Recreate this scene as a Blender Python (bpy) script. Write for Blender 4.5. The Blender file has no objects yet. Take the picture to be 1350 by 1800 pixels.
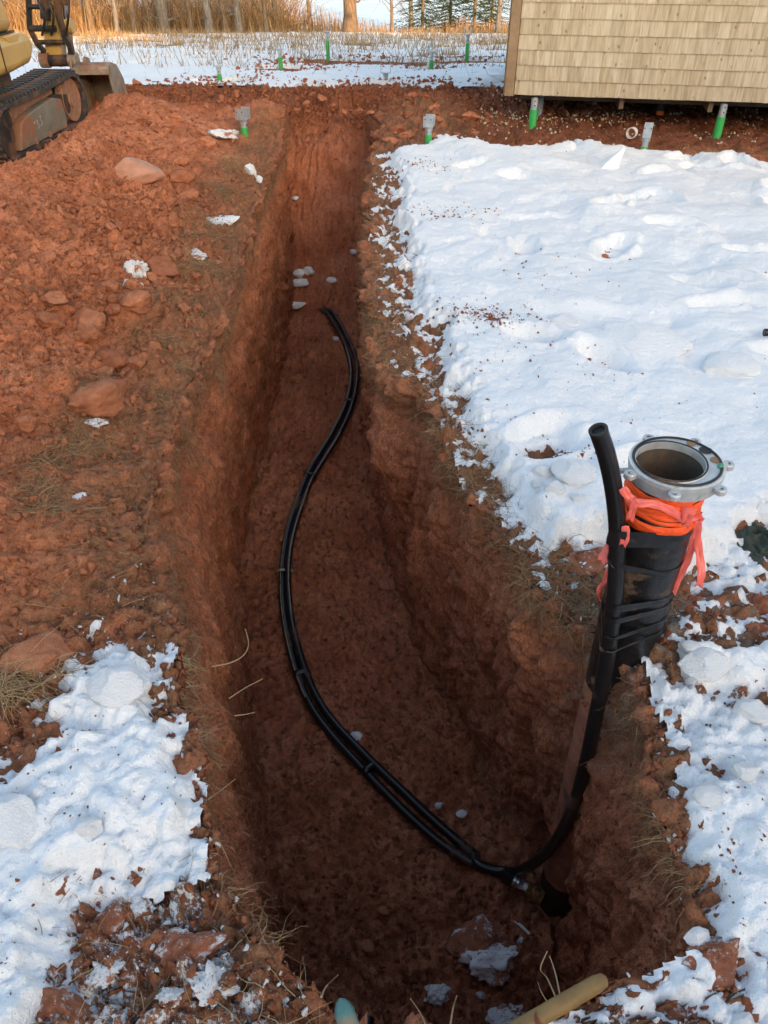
import bpy, math, random
import numpy as np
from mathutils import Vector, Matrix
random.seed(7); RNG = np.random.default_rng(7)
scene = bpy.context.scene
COL = scene.collection
# ------------------------------------------------------------------ camera
PITCH = math.radians(38.0); CAM_H = 1.6; FOC = 1350.0
cam_d = bpy.data.cameras.new('camera'); cam = bpy.data.objects.new('camera', cam_d); COL.objects.link(cam)
cam.location = (0, 0, CAM_H); cam.rotation_euler = (math.pi/2 - PITCH, 0, 0)
cam_d.sensor_fit = 'VERTICAL'; cam_d.sensor_height = 24.0; cam_d.lens = 24.0*FOC/1800.0
cam_d.clip_start = 0.05; cam_d.clip_end = 2000
scene.camera = cam
# ------------------------------------------------------------------ sky, sun, exposure
SUN_EL = math.radians(11.0)
SUN_DIR = np.array([-0.42, 0.9075])            # the way the light travels over the ground
world = bpy.data.worlds.new('World'); scene.world = world; world.use_nodes = True
wn = world.node_tree; wn.nodes.clear()
w_out = wn.nodes.new('ShaderNodeOutputWorld'); w_bg = wn.nodes.new('ShaderNodeBackground'); w_sky = wn.nodes.new('ShaderNodeTexSky')
w_sky.sky_type = 'NISHITA'; w_sky.sun_disc = False; w_sky.sun_elevation = SUN_EL
w_sky.sun_rotation = math.atan2(-SUN_DIR[0], -SUN_DIR[1])   # azimuth of the sun, clockwise from +Y
w_sky.air_density = 1.0; w_sky.dust_density = 3.0; w_sky.ozone_density = 0.3
w_bg.inputs['Strength'].default_value = 0.15
wn.links.new(w_sky.outputs[0], w_bg.inputs['Color']); wn.links.new(w_bg.outputs[0], w_out.inputs['Surface'])
sun_d = bpy.data.lights.new('sun', 'SUN'); sun = bpy.data.objects.new('sun', sun_d); COL.objects.link(sun)
sun_d.energy = 2.4; sun_d.angle = math.radians(0.6); sun_d.color = (1.0, 0.62, 0.34)
_d = Vector((SUN_DIR[0]*math.cos(SUN_EL), SUN_DIR[1]*math.cos(SUN_EL), -math.sin(SUN_EL)))
sun.rotation_euler = _d.to_track_quat('-Z', 'Y').to_euler(); sun.location = (20, -26, 12)
scene.view_settings.view_transform = 'Standard'; scene.view_settings.look = 'None'
scene.view_settings.gamma = 1.0; scene.view_settings.exposure = 1.78; scene.view_settings.use_curve_mapping = False
scene.render.engine = 'CYCLES'
scene.cycles.use_denoising = True
scene.cycles.max_bounces = 8; scene.cycles.diffuse_bounces = 8; scene.cycles.glossy_bounces = 2; scene.cycles.transmission_bounces = 2
scene.cycles.use_adaptive_sampling = True

# ------------------------------------------------------------------ noise
_G = np.array([[1,1,0],[-1,1,0],[1,-1,0],[-1,-1,0],[1,0,1],[-1,0,1],[1,0,-1],[-1,0,-1],[0,1,1],[0,-1,1],[0,1,-1],[0,-1,-1],[1,1,0],[-1,1,0],[0,-1,1],[0,-1,-1]], np.float32)
def _hash(ix, iy, iz, seed):
    h = ix*np.uint32(374761393) + iy*np.uint32(668265263) + iz*np.uint32(2246822519) + np.uint32((seed*3266489917) & 0xffffffff)
    h = (h ^ (h >> np.uint32(13)))*np.uint32(1274126177)
    return h ^ (h >> np.uint32(16))
def perlin(x, y, z, seed=0):
    x = np.asarray(x, np.float32); y = np.asarray(y, np.float32); z = np.asarray(z, np.float32)
    x, y, z = np.broadcast_arrays(x, y, z)
    fx, fy, fz = np.floor(x), np.floor(y), np.floor(z)
    ix, iy, iz = [f.astype(np.int64).astype(np.uint32) for f in (fx, fy, fz)]
    x = x-fx; y = y-fy; z = z-fz
    u, v, w = [t*t*t*(t*(t*6-15)+10) for t in (x, y, z)]
    out = np.zeros(x.shape, np.float32)
    for dx in (0, 1):
        wx = u if dx else 1-u
        for dy in (0, 1):
            wy = v if dy else 1-v
            for dz in (0, 1):
                wz = w if dz else 1-w
                g = _G[_hash(ix+np.uint32(dx), iy+np.uint32(dy), iz+np.uint32(dz), seed) & np.uint32(15)]
                out += wx*wy*wz*(g[..., 0]*(x-dx)+g[..., 1]*(y-dy)+g[..., 2]*(z-dz))
    return out
def fbm(x, y, z, size, octv=4, gain=0.5, seed=0, kind='n'):
    s = 0; a = 1.0; f = 1.0/size
    for o in range(octv):
        n = perlin(np.asarray(x)*f, np.asarray(y)*f, np.asarray(z)*f, seed+o*17)
        if kind == 'b': n = np.abs(n)*2-0.5          # rounded lumps with creases
        elif kind == 'r': n = 0.5-np.abs(n)*2         # ridges
        s = s+a*n; a *= gain; f *= 2.03
    return s
def worley(x, y, size, seed=0):
    """2D cellular noise: distance to the nearest point, a value per cell, distance to the cell border."""
    X = np.asarray(x, np.float32)/size; Y = np.asarray(y, np.float32)/size
    fx = np.floor(X); fy = np.floor(Y)
    ix = fx.astype(np.int64).astype(np.uint32); iy = fy.astype(np.int64).astype(np.uint32)
    d1 = np.full(X.shape, 9., np.float32); d2 = d1.copy(); val = np.zeros(X.shape, np.float32); cx = d1.copy(); cy = d1.copy()
    for dx in (-1, 0, 1):
        for dy in (-1, 0, 1):
            h = _hash(ix+np.uint32(dx & 0xffffffff), iy+np.uint32(dy & 0xffffffff), np.uint32(5)+0*ix, seed)
            px = fx+dx+(h & np.uint32(1023))/1023.0; py = fy+dy+((h >> np.uint32(10)) & np.uint32(1023))/1023.0
            d = np.hypot(px-X, py-Y)
            near = d < d1
            d2 = np.where(near, d1, np.minimum(d2, d)); d1 = np.where(near, d, d1)
            val = np.where(near, ((h >> np.uint32(20)) & np.uint32(1023))/1023.0, val)
    return d1, val, d2-d1
def ss(a, b, x):
    t = np.clip((np.asarray(x, float)-a)/(b-a), 0, 1); return t*t*(3-2*t)
def lerp(a, b, t): return a+(b-a)*t

# ------------------------------------------------------------------ the lie of the land
def pl(pts):
    pts = np.array(sorted(pts)); return lambda y: np.interp(y, pts[:, 0], pts[:, 1])
lip_left = pl([(.45,-.08),(.58,-.14),(.645,-.20),(.85,-.34),(1.0,-.40),(1.23,-.475),(1.4,-.52),(1.6,-.62),(2.0,-.77),(2.4,-.82),(2.87,-.82),(3.3,-.80),(3.83,-.80),(5,-.85),(7.1,-.91),(8.2,-.93),(8.9,-.93)])
toe_left = pl([(.6,-.25),(1.23,-.373),(1.78,-.50),(2.48,-.67),(3.0,-.79),(3.6,-.86),(5.1,-.865),(6.5,-.885),(8.9,-.90)])
lip_right = pl([(.45,.06),(.50,.16),(.54,.285),(.606,.455),(.645,.575),(.73,.62),(.96,.61),(1.17,.655),(1.30,.650),(1.38,.642),(1.46,.638),(1.54,.56),(1.66,.465),(1.87,.385),(2.05,.34),(2.23,.265),(2.47,.20),(2.80,.155),(2.93,.10),(3.05,-.02),(3.3,-.06),(4.5,-.11),(6.0,-.12),(7.2,-.10),(8.2,-.05),(8.9,-.02)])
toe_right = pl([(.6,.6),(1.1,.67),(1.2,.655),(1.33,.648),(1.45,.648),(1.55,.645),(1.65,.60),(1.86,.50),(2.27,.40),(2.82,.2),(3.41,.06),(4.3,-.04),(4.8,-.084),(6.5,-.16),(8.9,-.1)])
bed = pl([(.50,0),(.56,-.2),(.62,-1.45),(1.0,-1.5),(6.6,-1.49),(7.05,-1.44),(7.55,-1.08),(8.0,-.56),(8.3,-.26),(8.6,-.08),(8.9,0)])
land_fall = pl([(-500,0),(9,0),(14,-.275),(30,-1.57),(36,-2.2),(42,-3.2),(500,-3.4)])
def H(x, y):
    """smooth height of the ground outside the trench"""
    x = np.asarray(x, float); y = np.asarray(y, float)
    z = land_fall(y)
    dl = lip_left(y)-x
    heap = 0.36*ss(.02, 1.4, dl)*ss(1.48, 1.95, y)*(1-ss(6.6, 8.6, y))
    heap += 0.07*ss(-.02, .25, dl)*ss(1.55, 1.9, y)*(1-ss(8.4, 9.6, y))
    w = ss(2.0, 2.68, -x)*ss(4.4, 5.8, y)
    heap = heap*(1-w)+w*.10*(1-ss(8.6, 9.8, y))
    heap = heap*(1-ss(4.5, 7.0, -x)*.7)
    z = z+heap
    z = z+.16*np.exp(-((x+2.42)/.32)**2-((y-7.6)/.42)**2)          # tip in front of the bucket
    z = z+.09*np.exp(-((y-9.2)/.7)**2)*ss(-3.6, -2.6, x)*(1-ss(1.2, 2.2, x))
    z = z+.10*np.exp(-((x-.55)/.5)**2-((y-8.5)/.4)**2)
    z = z+.13*np.exp(-((x+1.05)/.35)**2-((y-8.0)/.4)**2)
    z = z+.075*np.exp(-((x-.83)/.12)**2-((y-1.44)/.15)**2)          # soil banked against the casing
    r = SUN_DIR[0]*x+SUN_DIR[1]*y
    z = z+6.5*ss(-6, -16, r)                                         # unseen rise added behind the photographer to shade the foreground
    z = z+.02*perlin(x/1.3, y/1.3, 0*x, 3)+.012*perlin(x/.4, y/.4, 0*x, 4)
    return z
SP, CP = math.sin(PITCH), math.cos(PITCH)
def ray(px, py):
    u = (px-675)/FOC; v = (py-900)/FOC
    return np.array([u, CP-v*SP, -SP-v*CP])
def at_h(px, py, h):
    d = ray(px, py); t = (CAM_H-h)/-d[2]; return np.array([d[0]*t, d[1]*t, h])
def at_y(px, py, Y):
    d = ray(px, py); t = Y/d[1]; return np.array([d[0]*t, Y, CAM_H+d[2]*t])
def on_ground(px, py, lift=0.0):
    d = ray(px, py); t = np.concatenate([np.arange(1.0, 12, .01), np.arange(12, 60, .05)])
    z = CAM_H+d[2]*t-H(d[0]*t, d[1]*t)-lift
    i = int(np.argmax(z < 0)); f = z[i-1]/(z[i-1]-z[i]); tt = t[i-1]+(t[i]-t[i-1])*f
    return np.array([d[0]*tt, d[1]*tt, CAM_H+d[2]*tt])
def on_bed(px, py, lift=0.0):
    d = ray(px, py); t = np.arange(1.0, 12, .005)
    z = CAM_H+d[2]*t-bed(d[1]*t)-lift
    i = int(np.argmax(z < 0)); return np.array([d[0]*t[i], d[1]*t[i], CAM_H+d[2]*t[i]])

# ------------------------------------------------------------------ mesh helpers
def tag(o, label=None, cat=None, group=None, kind=None):
    if label: o['label'] = label
    if cat: o['category'] = cat
    if group: o['group'] = group
    if kind: o['kind'] = kind
    return o
def mesh_np(name, verts, faces, mat=None, smooth=True, attrs=None):
    """verts (n,3), faces (m,3|4) numpy"""
    me = bpy.data.meshes.new(name); verts = np.asarray(verts, np.float32); faces = np.asarray(faces, np.int32)
    me.vertices.add(len(verts)); me.vertices.foreach_set('co', verts.ravel())
    k = faces.shape[1]; me.loops.add(faces.size); me.loops.foreach_set('vertex_index', faces.ravel())
    me.polygons.add(len(faces)); me.polygons.foreach_set('loop_start', np.arange(0, faces.size, k, dtype=np.int32))
    me.polygons.foreach_set('loop_total', np.full(len(faces), k, np.int32))
    if smooth: me.polygons.foreach_set('use_smooth', np.ones(len(faces), bool))
    for an, av in (attrs or {}).items():
        a = me.attributes.new(an, 'FLOAT', 'POINT'); a.data.foreach_set('value', np.asarray(av, np.float32).ravel())
    me.update(calc_edges=True)
    if mat: me.materials.append(mat)
    return me
def link(name, me, parent=None, loc=None, rot=None, scale=None):
    o = bpy.data.objects.new(name, me); COL.objects.link(o)
    if loc is not None: o.location = [float(c) for c in loc]
    if rot is not None: o.rotation_euler = rot
    if scale is not None: o.scale = (scale,)*3 if np.isscalar(scale) else scale
    if parent: o.parent = parent
    return o
def empty(name, loc=(0,0,0), rotz=0.0):
    o = bpy.data.objects.new(name, None); COL.objects.link(o); o.location = [float(c) for c in loc]; o.rotation_euler = (0, 0, rotz); o.empty_display_size = .1
    return o
class MB:
    def __init__(s): s.v = []; s.f = []
    def add(s, v, f):
        b = len(s.v); s.v += [tuple(float(c) for c in p) for p in v]; s.f += [tuple(i+b for i in q) for q in f]; return s
    def box(s, c, d, M=None):
        x, y, z = d[0]/2, d[1]/2, d[2]/2
        vs = [(-x,-y,-z),(x,-y,-z),(x,y,-z),(-x,y,-z),(-x,-y,z),(x,-y,z),(x,y,z),(-x,y,z)]
        if M is not None: vs = [tuple(M @ Vector(p)) for p in vs]
        vs = [(p[0]+c[0], p[1]+c[1], p[2]+c[2]) for p in vs]
        return s.add(vs, [(0,3,2,1),(4,5,6,7),(0,1,5,4),(1,2,6,5),(2,3,7,6),(3,0,4,7)])
    def bar(s, a, b, w, h, up=(0,0,1)):
        a, b = Vector(a), Vector(b); d = (b-a).normalized(); sd = d.cross(Vector(up))
        if sd.length < 1e-4: sd = d.cross(Vector((1,0,0)))
        sd.normalize(); u = sd.cross(d)
        return s.box((a+b)/2, (w, (b-a).length, h), Matrix((sd, d, u)).transposed())
    def prism(s, poly, lo, hi, axis='x'):
        """poly in the two remaining axes, extruded from lo to hi along axis"""
        n = len(poly)
        def P(p, q): return {'x': (q, p[0], p[1]), 'y': (p[0], q, p[1]), 'z': (p[0], p[1], q)}[axis]
        vs = [P(p, lo) for p in poly]+[P(p, hi) for p in poly]
        return s.add(vs, [tuple(range(n))[::-1], tuple(range(n, 2*n))]+[(i, (i+1) % n, n+(i+1) % n, n+i) for i in range(n)])
    def tube(s, path, r, n=10, cap=True, closed=False):
        P = [Vector(p) for p in path]; m = len(P); rr = r if hasattr(r, '__len__') else [r]*m
        u = None; vs = []
        for i in range(m):
            t = (P[(i+1) % m]-P[i-1]) if closed else (P[min(i+1, m-1)]-P[max(i-1, 0)])
            t.normalize()
            if u is None: u = t.orthogonal().normalized()
            u = (u-t*u.dot(t)); u = t.orthogonal() if u.length < 1e-5 else u; u.normalize(); w = t.cross(u)
            for k in range(n):
                a = 2*math.pi*k/n; vs.append(P[i]+(u*math.cos(a)+w*math.sin(a))*rr[i])
        fs = []
        for i in range(m if closed else m-1):
            j = (i+1) % m
            for k in range(n): fs.append((i*n+k, i*n+(k+1) % n, j*n+(k+1) % n, j*n+k))
        if cap and not closed: fs += [tuple(range(n))[::-1], tuple(range((m-1)*n, m*n))]
        return s.add(vs, fs)
    def lathe(s, prof, n=32, c=(0,0,0), M=None, closed=False):
        vs = []
        for r, z in prof:
            for k in range(n):
                a = 2*math.pi*k/n; p = Vector((r*math.cos(a), r*math.sin(a), z))
                if M is not None: p = M @ p
                vs.append((p[0]+c[0], p[1]+c[1], p[2]+c[2]))
        m = len(prof); fs = []
        for i in range(m if closed else m-1):
            j = (i+1) % m
            for k in range(n): fs.append((i*n+k, i*n+(k+1) % n, j*n+(k+1) % n, j*n+k))
        if not closed:
            if prof[0][0] > 1e-6: fs.append(tuple(range(n))[::-1])
            if prof[-1][0] > 1e-6: fs.append(tuple(range((m-1)*n, m*n)))
        return s.add(vs, fs)
    def mesh(s, name, mat, smooth=35):
        me = bpy.data.meshes.new(name); me.from_pydata(s.v, [], s.f)
        if smooth:
            me.shade_smooth(); me.set_sharp_from_angle(angle=math.radians(smooth))
        if mat: me.materials.append(mat)
        return me
    def obj(s, name, mat, parent=None, loc=None, rot=None, bevel=0.0, smooth=35):
        o = link(name, s.mesh(name, mat, smooth), parent, loc, rot)
        if bevel:
            b = o.modifiers.new('bevel', 'BEVEL'); b.width = bevel; b.segments = 2; b.limit_method = 'ANGLE'; b.angle_limit = math.radians(40); b.harden_normals = False
        return o
def spline(pts, n=12):
    """Catmull-Rom through pts"""
    P = [np.array(p, float) for p in pts]; P = [2*P[0]-P[1]]+P+[2*P[-1]-P[-2]]; out = []
    for i in range(1, len(P)-2):
        for k in range(n):
            t = k/n; a, b, c, d = P[i-1], P[i], P[i+1], P[i+2]
            out.append(.5*((2*b)+(c-a)*t+(2*a-5*b+4*c-d)*t*t+(3*b-a-3*c+d)*t**3))
    out.append(P[-2]); return out

# ------------------------------------------------------------------ materials
def mat_new(name):
    m = bpy.data.materials.new(name); m.use_nodes = True; nt = m.node_tree
    return m, nt, nt.nodes['Principled BSDF']
def nd(nt, typ, **kw):
    n = nt.nodes.new(typ)
    for k, v in kw.items():
        if k.startswith('i_'): n.inputs[k[2:].replace('_', ' ')].default_value = v
        else: setattr(n, k, v)
    return n
def ramp(nt, src, stops):
    r = nt.nodes.new('ShaderNodeValToRGB'); nt.links.new(src, r.inputs[0]); e = r.color_ramp.elements
    while len(e) < len(stops): e.new(.5)
    for q, (p, c) in zip(e, stops): q.position = p; q.color = (*c, 1) if len(c) == 3 else c
    return r.outputs[0]
def mixc(nt, fac, a, b, mode='MIX'):
    m = nt.nodes.new('ShaderNodeMix'); m.data_type = 'RGBA'; m.blend_type = mode
    for s, v in ((m.inputs[0], fac), (m.inputs[6], a), (m.inputs[7], b)):
        if hasattr(v, 'is_output'): nt.links.new(v, s)
        else: s.default_value = v if np.isscalar(v) else ((*v, 1) if len(v) == 3 else v)
    return m.outputs[2]
def math_n(nt, op, a, b=0.0, clamp=False):
    m = nt.nodes.new('ShaderNodeMath'); m.operation = op; m.use_clamp = clamp
    for s, v in ((m.inputs[0], a), (m.inputs[1], b)):
        if hasattr(v, 'is_output'): nt.links.new(v, s)
        else: s.default_value = v
    return m.outputs[0]
def noise_n(nt, co, scale, detail=4, rough=.55, dist=0.0):
    n = nd(nt, 'ShaderNodeTexNoise'); n.inputs['Scale'].default_value = scale; n.inputs['Detail'].default_value = detail
    n.inputs['Roughness'].default_value = rough; n.inputs['Distortion'].default_value = dist
    if co is not None: nt.links.new(co, n.inputs['Vector'])
    return n.outputs['Fac']
def attr_n(nt, name):
    return nd(nt, 'ShaderNodeAttribute', attribute_name=name).outputs['Fac']
def bump_n(nt, height, strength, dist, normal=None):
    b = nt.nodes.new('ShaderNodeBump'); b.inputs['Strength'].default_value = strength; b.inputs['Distance'].default_value = dist
    nt.links.new(height, b.inputs['Height'])
    if normal is not None: nt.links.new(normal, b.inputs['Normal'])
    return b.outputs[0]
RED = ((.345,.112,.056), (.460,.166,.086), (.565,.232,.132))
def soil_color(nt, co, scale=1.0):
    n1 = noise_n(nt, co, 3.1*scale, 5, .6); n2 = noise_n(nt, co, 34*scale, 4, .65)
    c = ramp(nt, n1, [(.30, RED[0]), (.5, RED[1]), (.72, RED[2])])
    g = ramp(nt, n2, [(.28, (.66,.64,.62)), (.5, (1,1,1)), (.74, (1.26,1.25,1.23))])
    c = mixc(nt, 1.0, c, g, 'MULTIPLY')
    g3 = ramp(nt, noise_n(nt, co, 150*scale, 3, .7), [(.30, (.42,.40,.38)), (.46, (1,1,1)), (.72, (1.3,1.3,1.3))])
    return mixc(nt, .8, c, mixc(nt, 1.0, c, g3, 'MULTIPLY'))
def simple(name, col, rough=.6, metal=0.0, var=.15, scale=20, dirt=0.0, dirtcol=(.2,.085,.045), bump=0.0, bscale=60, spec=.5, coat=0.0):
    m, nt, b = mat_new(name); co = nd(nt, 'ShaderNodeTexCoord').outputs['Object']
    n = noise_n(nt, co, scale, 4)
    c = mixc(nt, 1.0, col, ramp(nt, n, [(.25, (1-var,)*3), (.75, (1+var,)*3)]), 'MULTIPLY')
    b.inputs['Roughness'].default_value = rough
    if dirt:
        d = ramp(nt, noise_n(nt, co, scale*.37, 7, .68), [(.62-dirt*.5, (0,0,0)), (.70-dirt*.35, (1,1,1))])
        c = mixc(nt, d, c, dirtcol)
        nt.links.new(math_n(nt, 'ADD', math_n(nt, 'MULTIPLY', d, .9-rough), rough), b.inputs['Roughness'])
    nt.links.new(c, b.inputs['Base Color']); b.inputs['Metallic'].default_value = metal
    b.inputs['Specular IOR Level'].default_value = spec; b.inputs['Coat Weight'].default_value = coat
    if bump: nt.links.new(bump_n(nt, noise_n(nt, co, bscale, 4), bump, .01), b.inputs['Normal'])
    return m
def make_soil(name, attrs=True):
    m, nt, b = mat_new(name); co = nd(nt, 'ShaderNodeTexCoord').outputs['Object']
    c = soil_color(nt, co)
    if attrs:
        dry = attr_n(nt, 'dry'); c = mixc(nt, dry, c, mixc(nt, 1.0, c, (1.16, 1.20, 1.16), 'MULTIPLY'))
        c = mixc(nt, attr_n(nt, 'damp'), c, mixc(nt, 1.0, c, (.47, .46, .46), 'MULTIPLY'))
        tf = math_n(nt, 'MULTIPLY', attr_n(nt, 'turf'), ramp(nt, noise_n(nt, co, 9, 6, .7), [(.3, (.25,)*3), (.6, (1,)*3)]))
        tc = ramp(nt, noise_n(nt, co, 55, 5, .7), [(.25, (.10,.048,.027)), (.5, (.25,.125,.068)), (.75, (.40,.235,.130))])
        c = mixc(nt, tf, c, tc)
        cl = math_n(nt, 'MULTIPLY', attr_n(nt, 'clay'), ramp(nt, noise_n(nt, co, 16, 6, .7), [(.47, (0,)*3), (.56, (1,)*3)]))
        c = mixc(nt, cl, c, ramp(nt, noise_n(nt, co, 60, 4), [(.3, (.13,.12,.10)), (.7, (.33,.31,.27))]))
        gr = attr_n(nt, 'grass')
        gc = ramp(nt, noise_n(nt, co, 4, 8, .75), [(.3, (.14,.085,.04)), (.5, (.30,.20,.095)), (.7, (.44,.32,.17))])
        c = mixc(nt, gr, c, gc)
        du = attr_n(nt, 'dust')
        dn = math_n(nt, 'ADD', math_n(nt, 'MULTIPLY', noise_n(nt, co, 13, 3, .6), .45), math_n(nt, 'MULTIPLY', noise_n(nt, co, 95, 6, .72), .55))
        th = math_n(nt, 'SUBTRACT', .86, math_n(nt, 'MULTIPLY', du, .46))
        df = math_n(nt, 'MULTIPLY', math_n(nt, 'SUBTRACT', dn, th), 22.0, clamp=True)
        # powder only settles on faces that look up
        up = nd(nt, 'ShaderNodeSeparateXYZ'); nt.links.new(nd(nt, 'ShaderNodeNewGeometry').outputs['Normal'], up.inputs[0])
        df = math_n(nt, 'MULTIPLY', df, math_n(nt, 'MULTIPLY', math_n(nt, 'SUBTRACT', up.outputs[2], .1), 2.2, clamp=True))
        c = mixc(nt, df, c, (.78,.80,.82))
    nt.links.new(c, b.inputs['Base Color']); b.inputs['Roughness'].default_value = .95; b.inputs['Specular IOR Level'].default_value = .15
    h1 = noise_n(nt, co, 42, 6, .68); h2 = noise_n(nt, co, 150, 4, .65)
    if attrs:
        # scrape marks run down the cut faces
        mp = nd(nt, 'ShaderNodeMapping'); nt.links.new(co, mp.inputs['Vector']); mp.inputs['Scale'].default_value = (1, 1, .14); mp.inputs['Rotation'].default_value = (.12, 0, 0)
        sv = noise_n(nt, mp.outputs[0], 85, 5, .7, .3); wa = attr_n(nt, 'cut')
        c = mixc(nt, math_n(nt, 'MULTIPLY', wa, .85), c, mixc(nt, 1.0, c, ramp(nt, sv, [(.30, (.45,.42,.40)), (.48, (1,1,1)), (.72, (1.25,1.27,1.27))]), 'MULTIPLY'))
        nt.links.new(c, b.inputs['Base Color'])
        h1 = math_n(nt, 'ADD', h1, math_n(nt, 'MULTIPLY', math_n(nt, 'MULTIPLY', sv, wa), 1.6))
    n1 = bump_n(nt, h1, .75, .025); nt.links.new(bump_n(nt, h2, .6, .008, n1), b.inputs['Normal'])
    return m
M = {}
M['soil'] = make_soil('red_soil'); M['clod'] = make_soil('red_clod', False)
def make_clod_dry():
    m, nt, b = mat_new('dry_clod'); co = nd(nt, 'ShaderNodeTexCoord').outputs['Object']; oi = nd(nt, 'ShaderNodeObjectInfo').outputs['Random']
    c = mixc(nt, 1.0, soil_color(nt, co, 1.6), ramp(nt, oi, [(0, (.75,.75,.75)), (.5, (.95,1.02,1.0)), (1, (1.10,1.2,1.2))]), 'MULTIPLY')
    nt.links.new(c, b.inputs['Base Color']); b.inputs['Roughness'].default_value = .95; b.inputs['Specular IOR Level'].default_value = .15
    nt.links.new(bump_n(nt, noise_n(nt, co, 45, 6, .7), .6, .012), b.inputs['Normal']); return m
M['clod_dry'] = make_clod_dry()
def make_snow(name, dirty=0.3, lift=1.0):
    m, nt, b = mat_new(name); co = nd(nt, 'ShaderNodeTexCoord').outputs['Object']
    c = ramp(nt, noise_n(nt, co, 2.2, 5, .6), [(.3, (.80,.82,.84) if dirty else (.90,.91,.92)), (.7, (.88,.89,.90) if dirty else (.94,.94,.95))])
    d = ramp(nt, noise_n(nt, co, 70, 3, .6), [(.70, (0,)*3), (.76, (1,)*3)])
    d2 = ramp(nt, noise_n(nt, co, 2.7, 6, .7), [(.50, (0,)*3), (.72, (1,)*3)])
    c = mixc(nt, math_n(nt, 'MULTIPLY', math_n(nt, 'MULTIPLY', d, d2), dirty), c, (.22,.10,.06))
    st = ramp(nt, noise_n(nt, co, 5.5, 6, .7), [(.60, (0,)*3), (.80, (1,)*3)])
    c = mixc(nt, math_n(nt, 'MULTIPLY', st, .22*dirty/.3), c, (.72,.56,.44))
    nt.links.new(c, b.inputs['Base Color']); b.inputs['Roughness'].default_value = .75; b.inputs['Specular IOR Level'].default_value = .25
    n1 = bump_n(nt, noise_n(nt, co, 22, 6, .6), .55, .03)
    nt.links.new(bump_n(nt, noise_n(nt, co, 190, 4, .6), .35, .006, n1), b.inputs['Normal'])
    return m
M['snow'] = make_snow('snow', .35); M['snow_lump'] = make_snow('snow_lump', .0); M['snow_dirty'] = make_snow('snow_with_soil', .9)
def make_mixed():
    """snow lump with soil stuck to it"""
    m, nt, b = mat_new('soiled_snow'); co = nd(nt, 'ShaderNodeTexCoord').outputs['Object']
    f = math_n(nt, 'MAXIMUM', ramp(nt, noise_n(nt, co, 2.1, 4, .6), [(.56, (0,)*3), (.62, (1,)*3)]), ramp(nt, noise_n(nt, co, 14, 3, .6), [(.60, (0,)*3), (.64, (1,)*3)]))
    c = mixc(nt, f, (.92,.93,.94), soil_color(nt, co, 1.5))
    nt.links.new(c, b.inputs['Base Color']); b.inputs['Roughness'].default_value = .85
    nt.links.new(bump_n(nt, noise_n(nt, co, 60, 5, .7), .7, .012), b.inputs['Normal']); return m
M['mixed'] = make_mixed(); M['pale_stone'] = simple('pale_sandstone', (.52,.25,.155), .9, 0, .22, 5, 0, bump=.4, bscale=30)
def make_dusted():
    """soil lump with powder snow on it"""
    m, nt, b = mat_new('snow_dusted_clod'); co = nd(nt, 'ShaderNodeTexCoord').outputs['Object']
    n = math_n(nt, 'ADD', math_n(nt, 'MULTIPLY', noise_n(nt, co, 2.6, 3), .6), math_n(nt, 'MULTIPLY', noise_n(nt, co, 16, 5, .7), .4))
    f = ramp(nt, n, [(.53, (0,)*3), (.585, (1,)*3)])
    up = nd(nt, 'ShaderNodeSeparateXYZ'); nt.links.new(nd(nt, 'ShaderNodeNewGeometry').outputs['Normal'], up.inputs[0])
    f = math_n(nt, 'MULTIPLY', f, math_n(nt, 'SUBTRACT', math_n(nt, 'MULTIPLY', up.outputs[2], 2.2), .5, clamp=True))
    c = mixc(nt, f, soil_color(nt, co, 1.4), (.82,.84,.87))
    nt.links.new(c, b.inputs['Base Color']); b.inputs['Roughness'].default_value = .92
    nt.links.new(bump_n(nt, noise_n(nt, co, 48, 6, .7), .8, .016), b.inputs['Normal']); return m
M['dusted'] = make_dusted()
# ------------------------------------------------------------------ ground with the trench, one sheet
def steps(segs):
    out = [segs[0][0]]
    for a, b, d0, d1 in segs:
        y = a
        while y < b-1e-6:
            t = (y-a)/(b-a); y = min(b, y+d0*(d1/d0)**t); out.append(y)
    return np.array(out)
rows = steps([(-70,-8,3,3),(-8,.3,.9,.12),(.3,.48,.06,.02),(.48,2.0,.0085,.0095),(2.0,4.0,.0095,.017),(4.0,8.9,.017,.032),(8.9,16,.034,.12),(16,60,.14,2.5),(60,500,4,60)])
dL = steps([(0,.95,.0095,.0105),(.95,2.6,.011,.030),(2.6,6.5,.032,.14),(6.5,400,.18,60)])
dR = steps([(0,.75,.0095,.0115),(.75,4.2,.014,.05),(4.2,400,.06,60)])
NW, NF = 118, 84
tw = np.linspace(0, 1, NW+1); tf = np.linspace(0, 1, NF+1)
Y = rows[:, None]
xl = lip_left(Y); xr = lip_right(Y); tl = toe_left(Y); tr = toe_right(Y); zb = bed(Y)
dep = np.clip(-zb/1.45, 0, 1)
# left ground, left wall, floor, right wall, right ground
gxl = xl-dL[None, ::-1]; gxr = xr+dR[None, :]
zl = H(xl, Y); zr = H(xr, Y)
T = tw[None, 1:]
# upper part of the left wall leans back where it has slumped
slump = .16*np.exp(-((Y-1.95)/.45)**2)
wl_x = lerp(xl, tl, T)-slump*(np.sin(np.pi*np.clip(T*1.6, 0, 1))*-.35)
sod = (.6+.8*perlin(Y/.35, 0*Y, 0*Y, 141))*ss(.3, .8, dep)
wl_x = wl_x-.055*sod*np.exp(-((T-.12)/.07)**2)            # the root mat overhangs the cut
wl_z = lerp(zl, zb, T)
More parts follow.
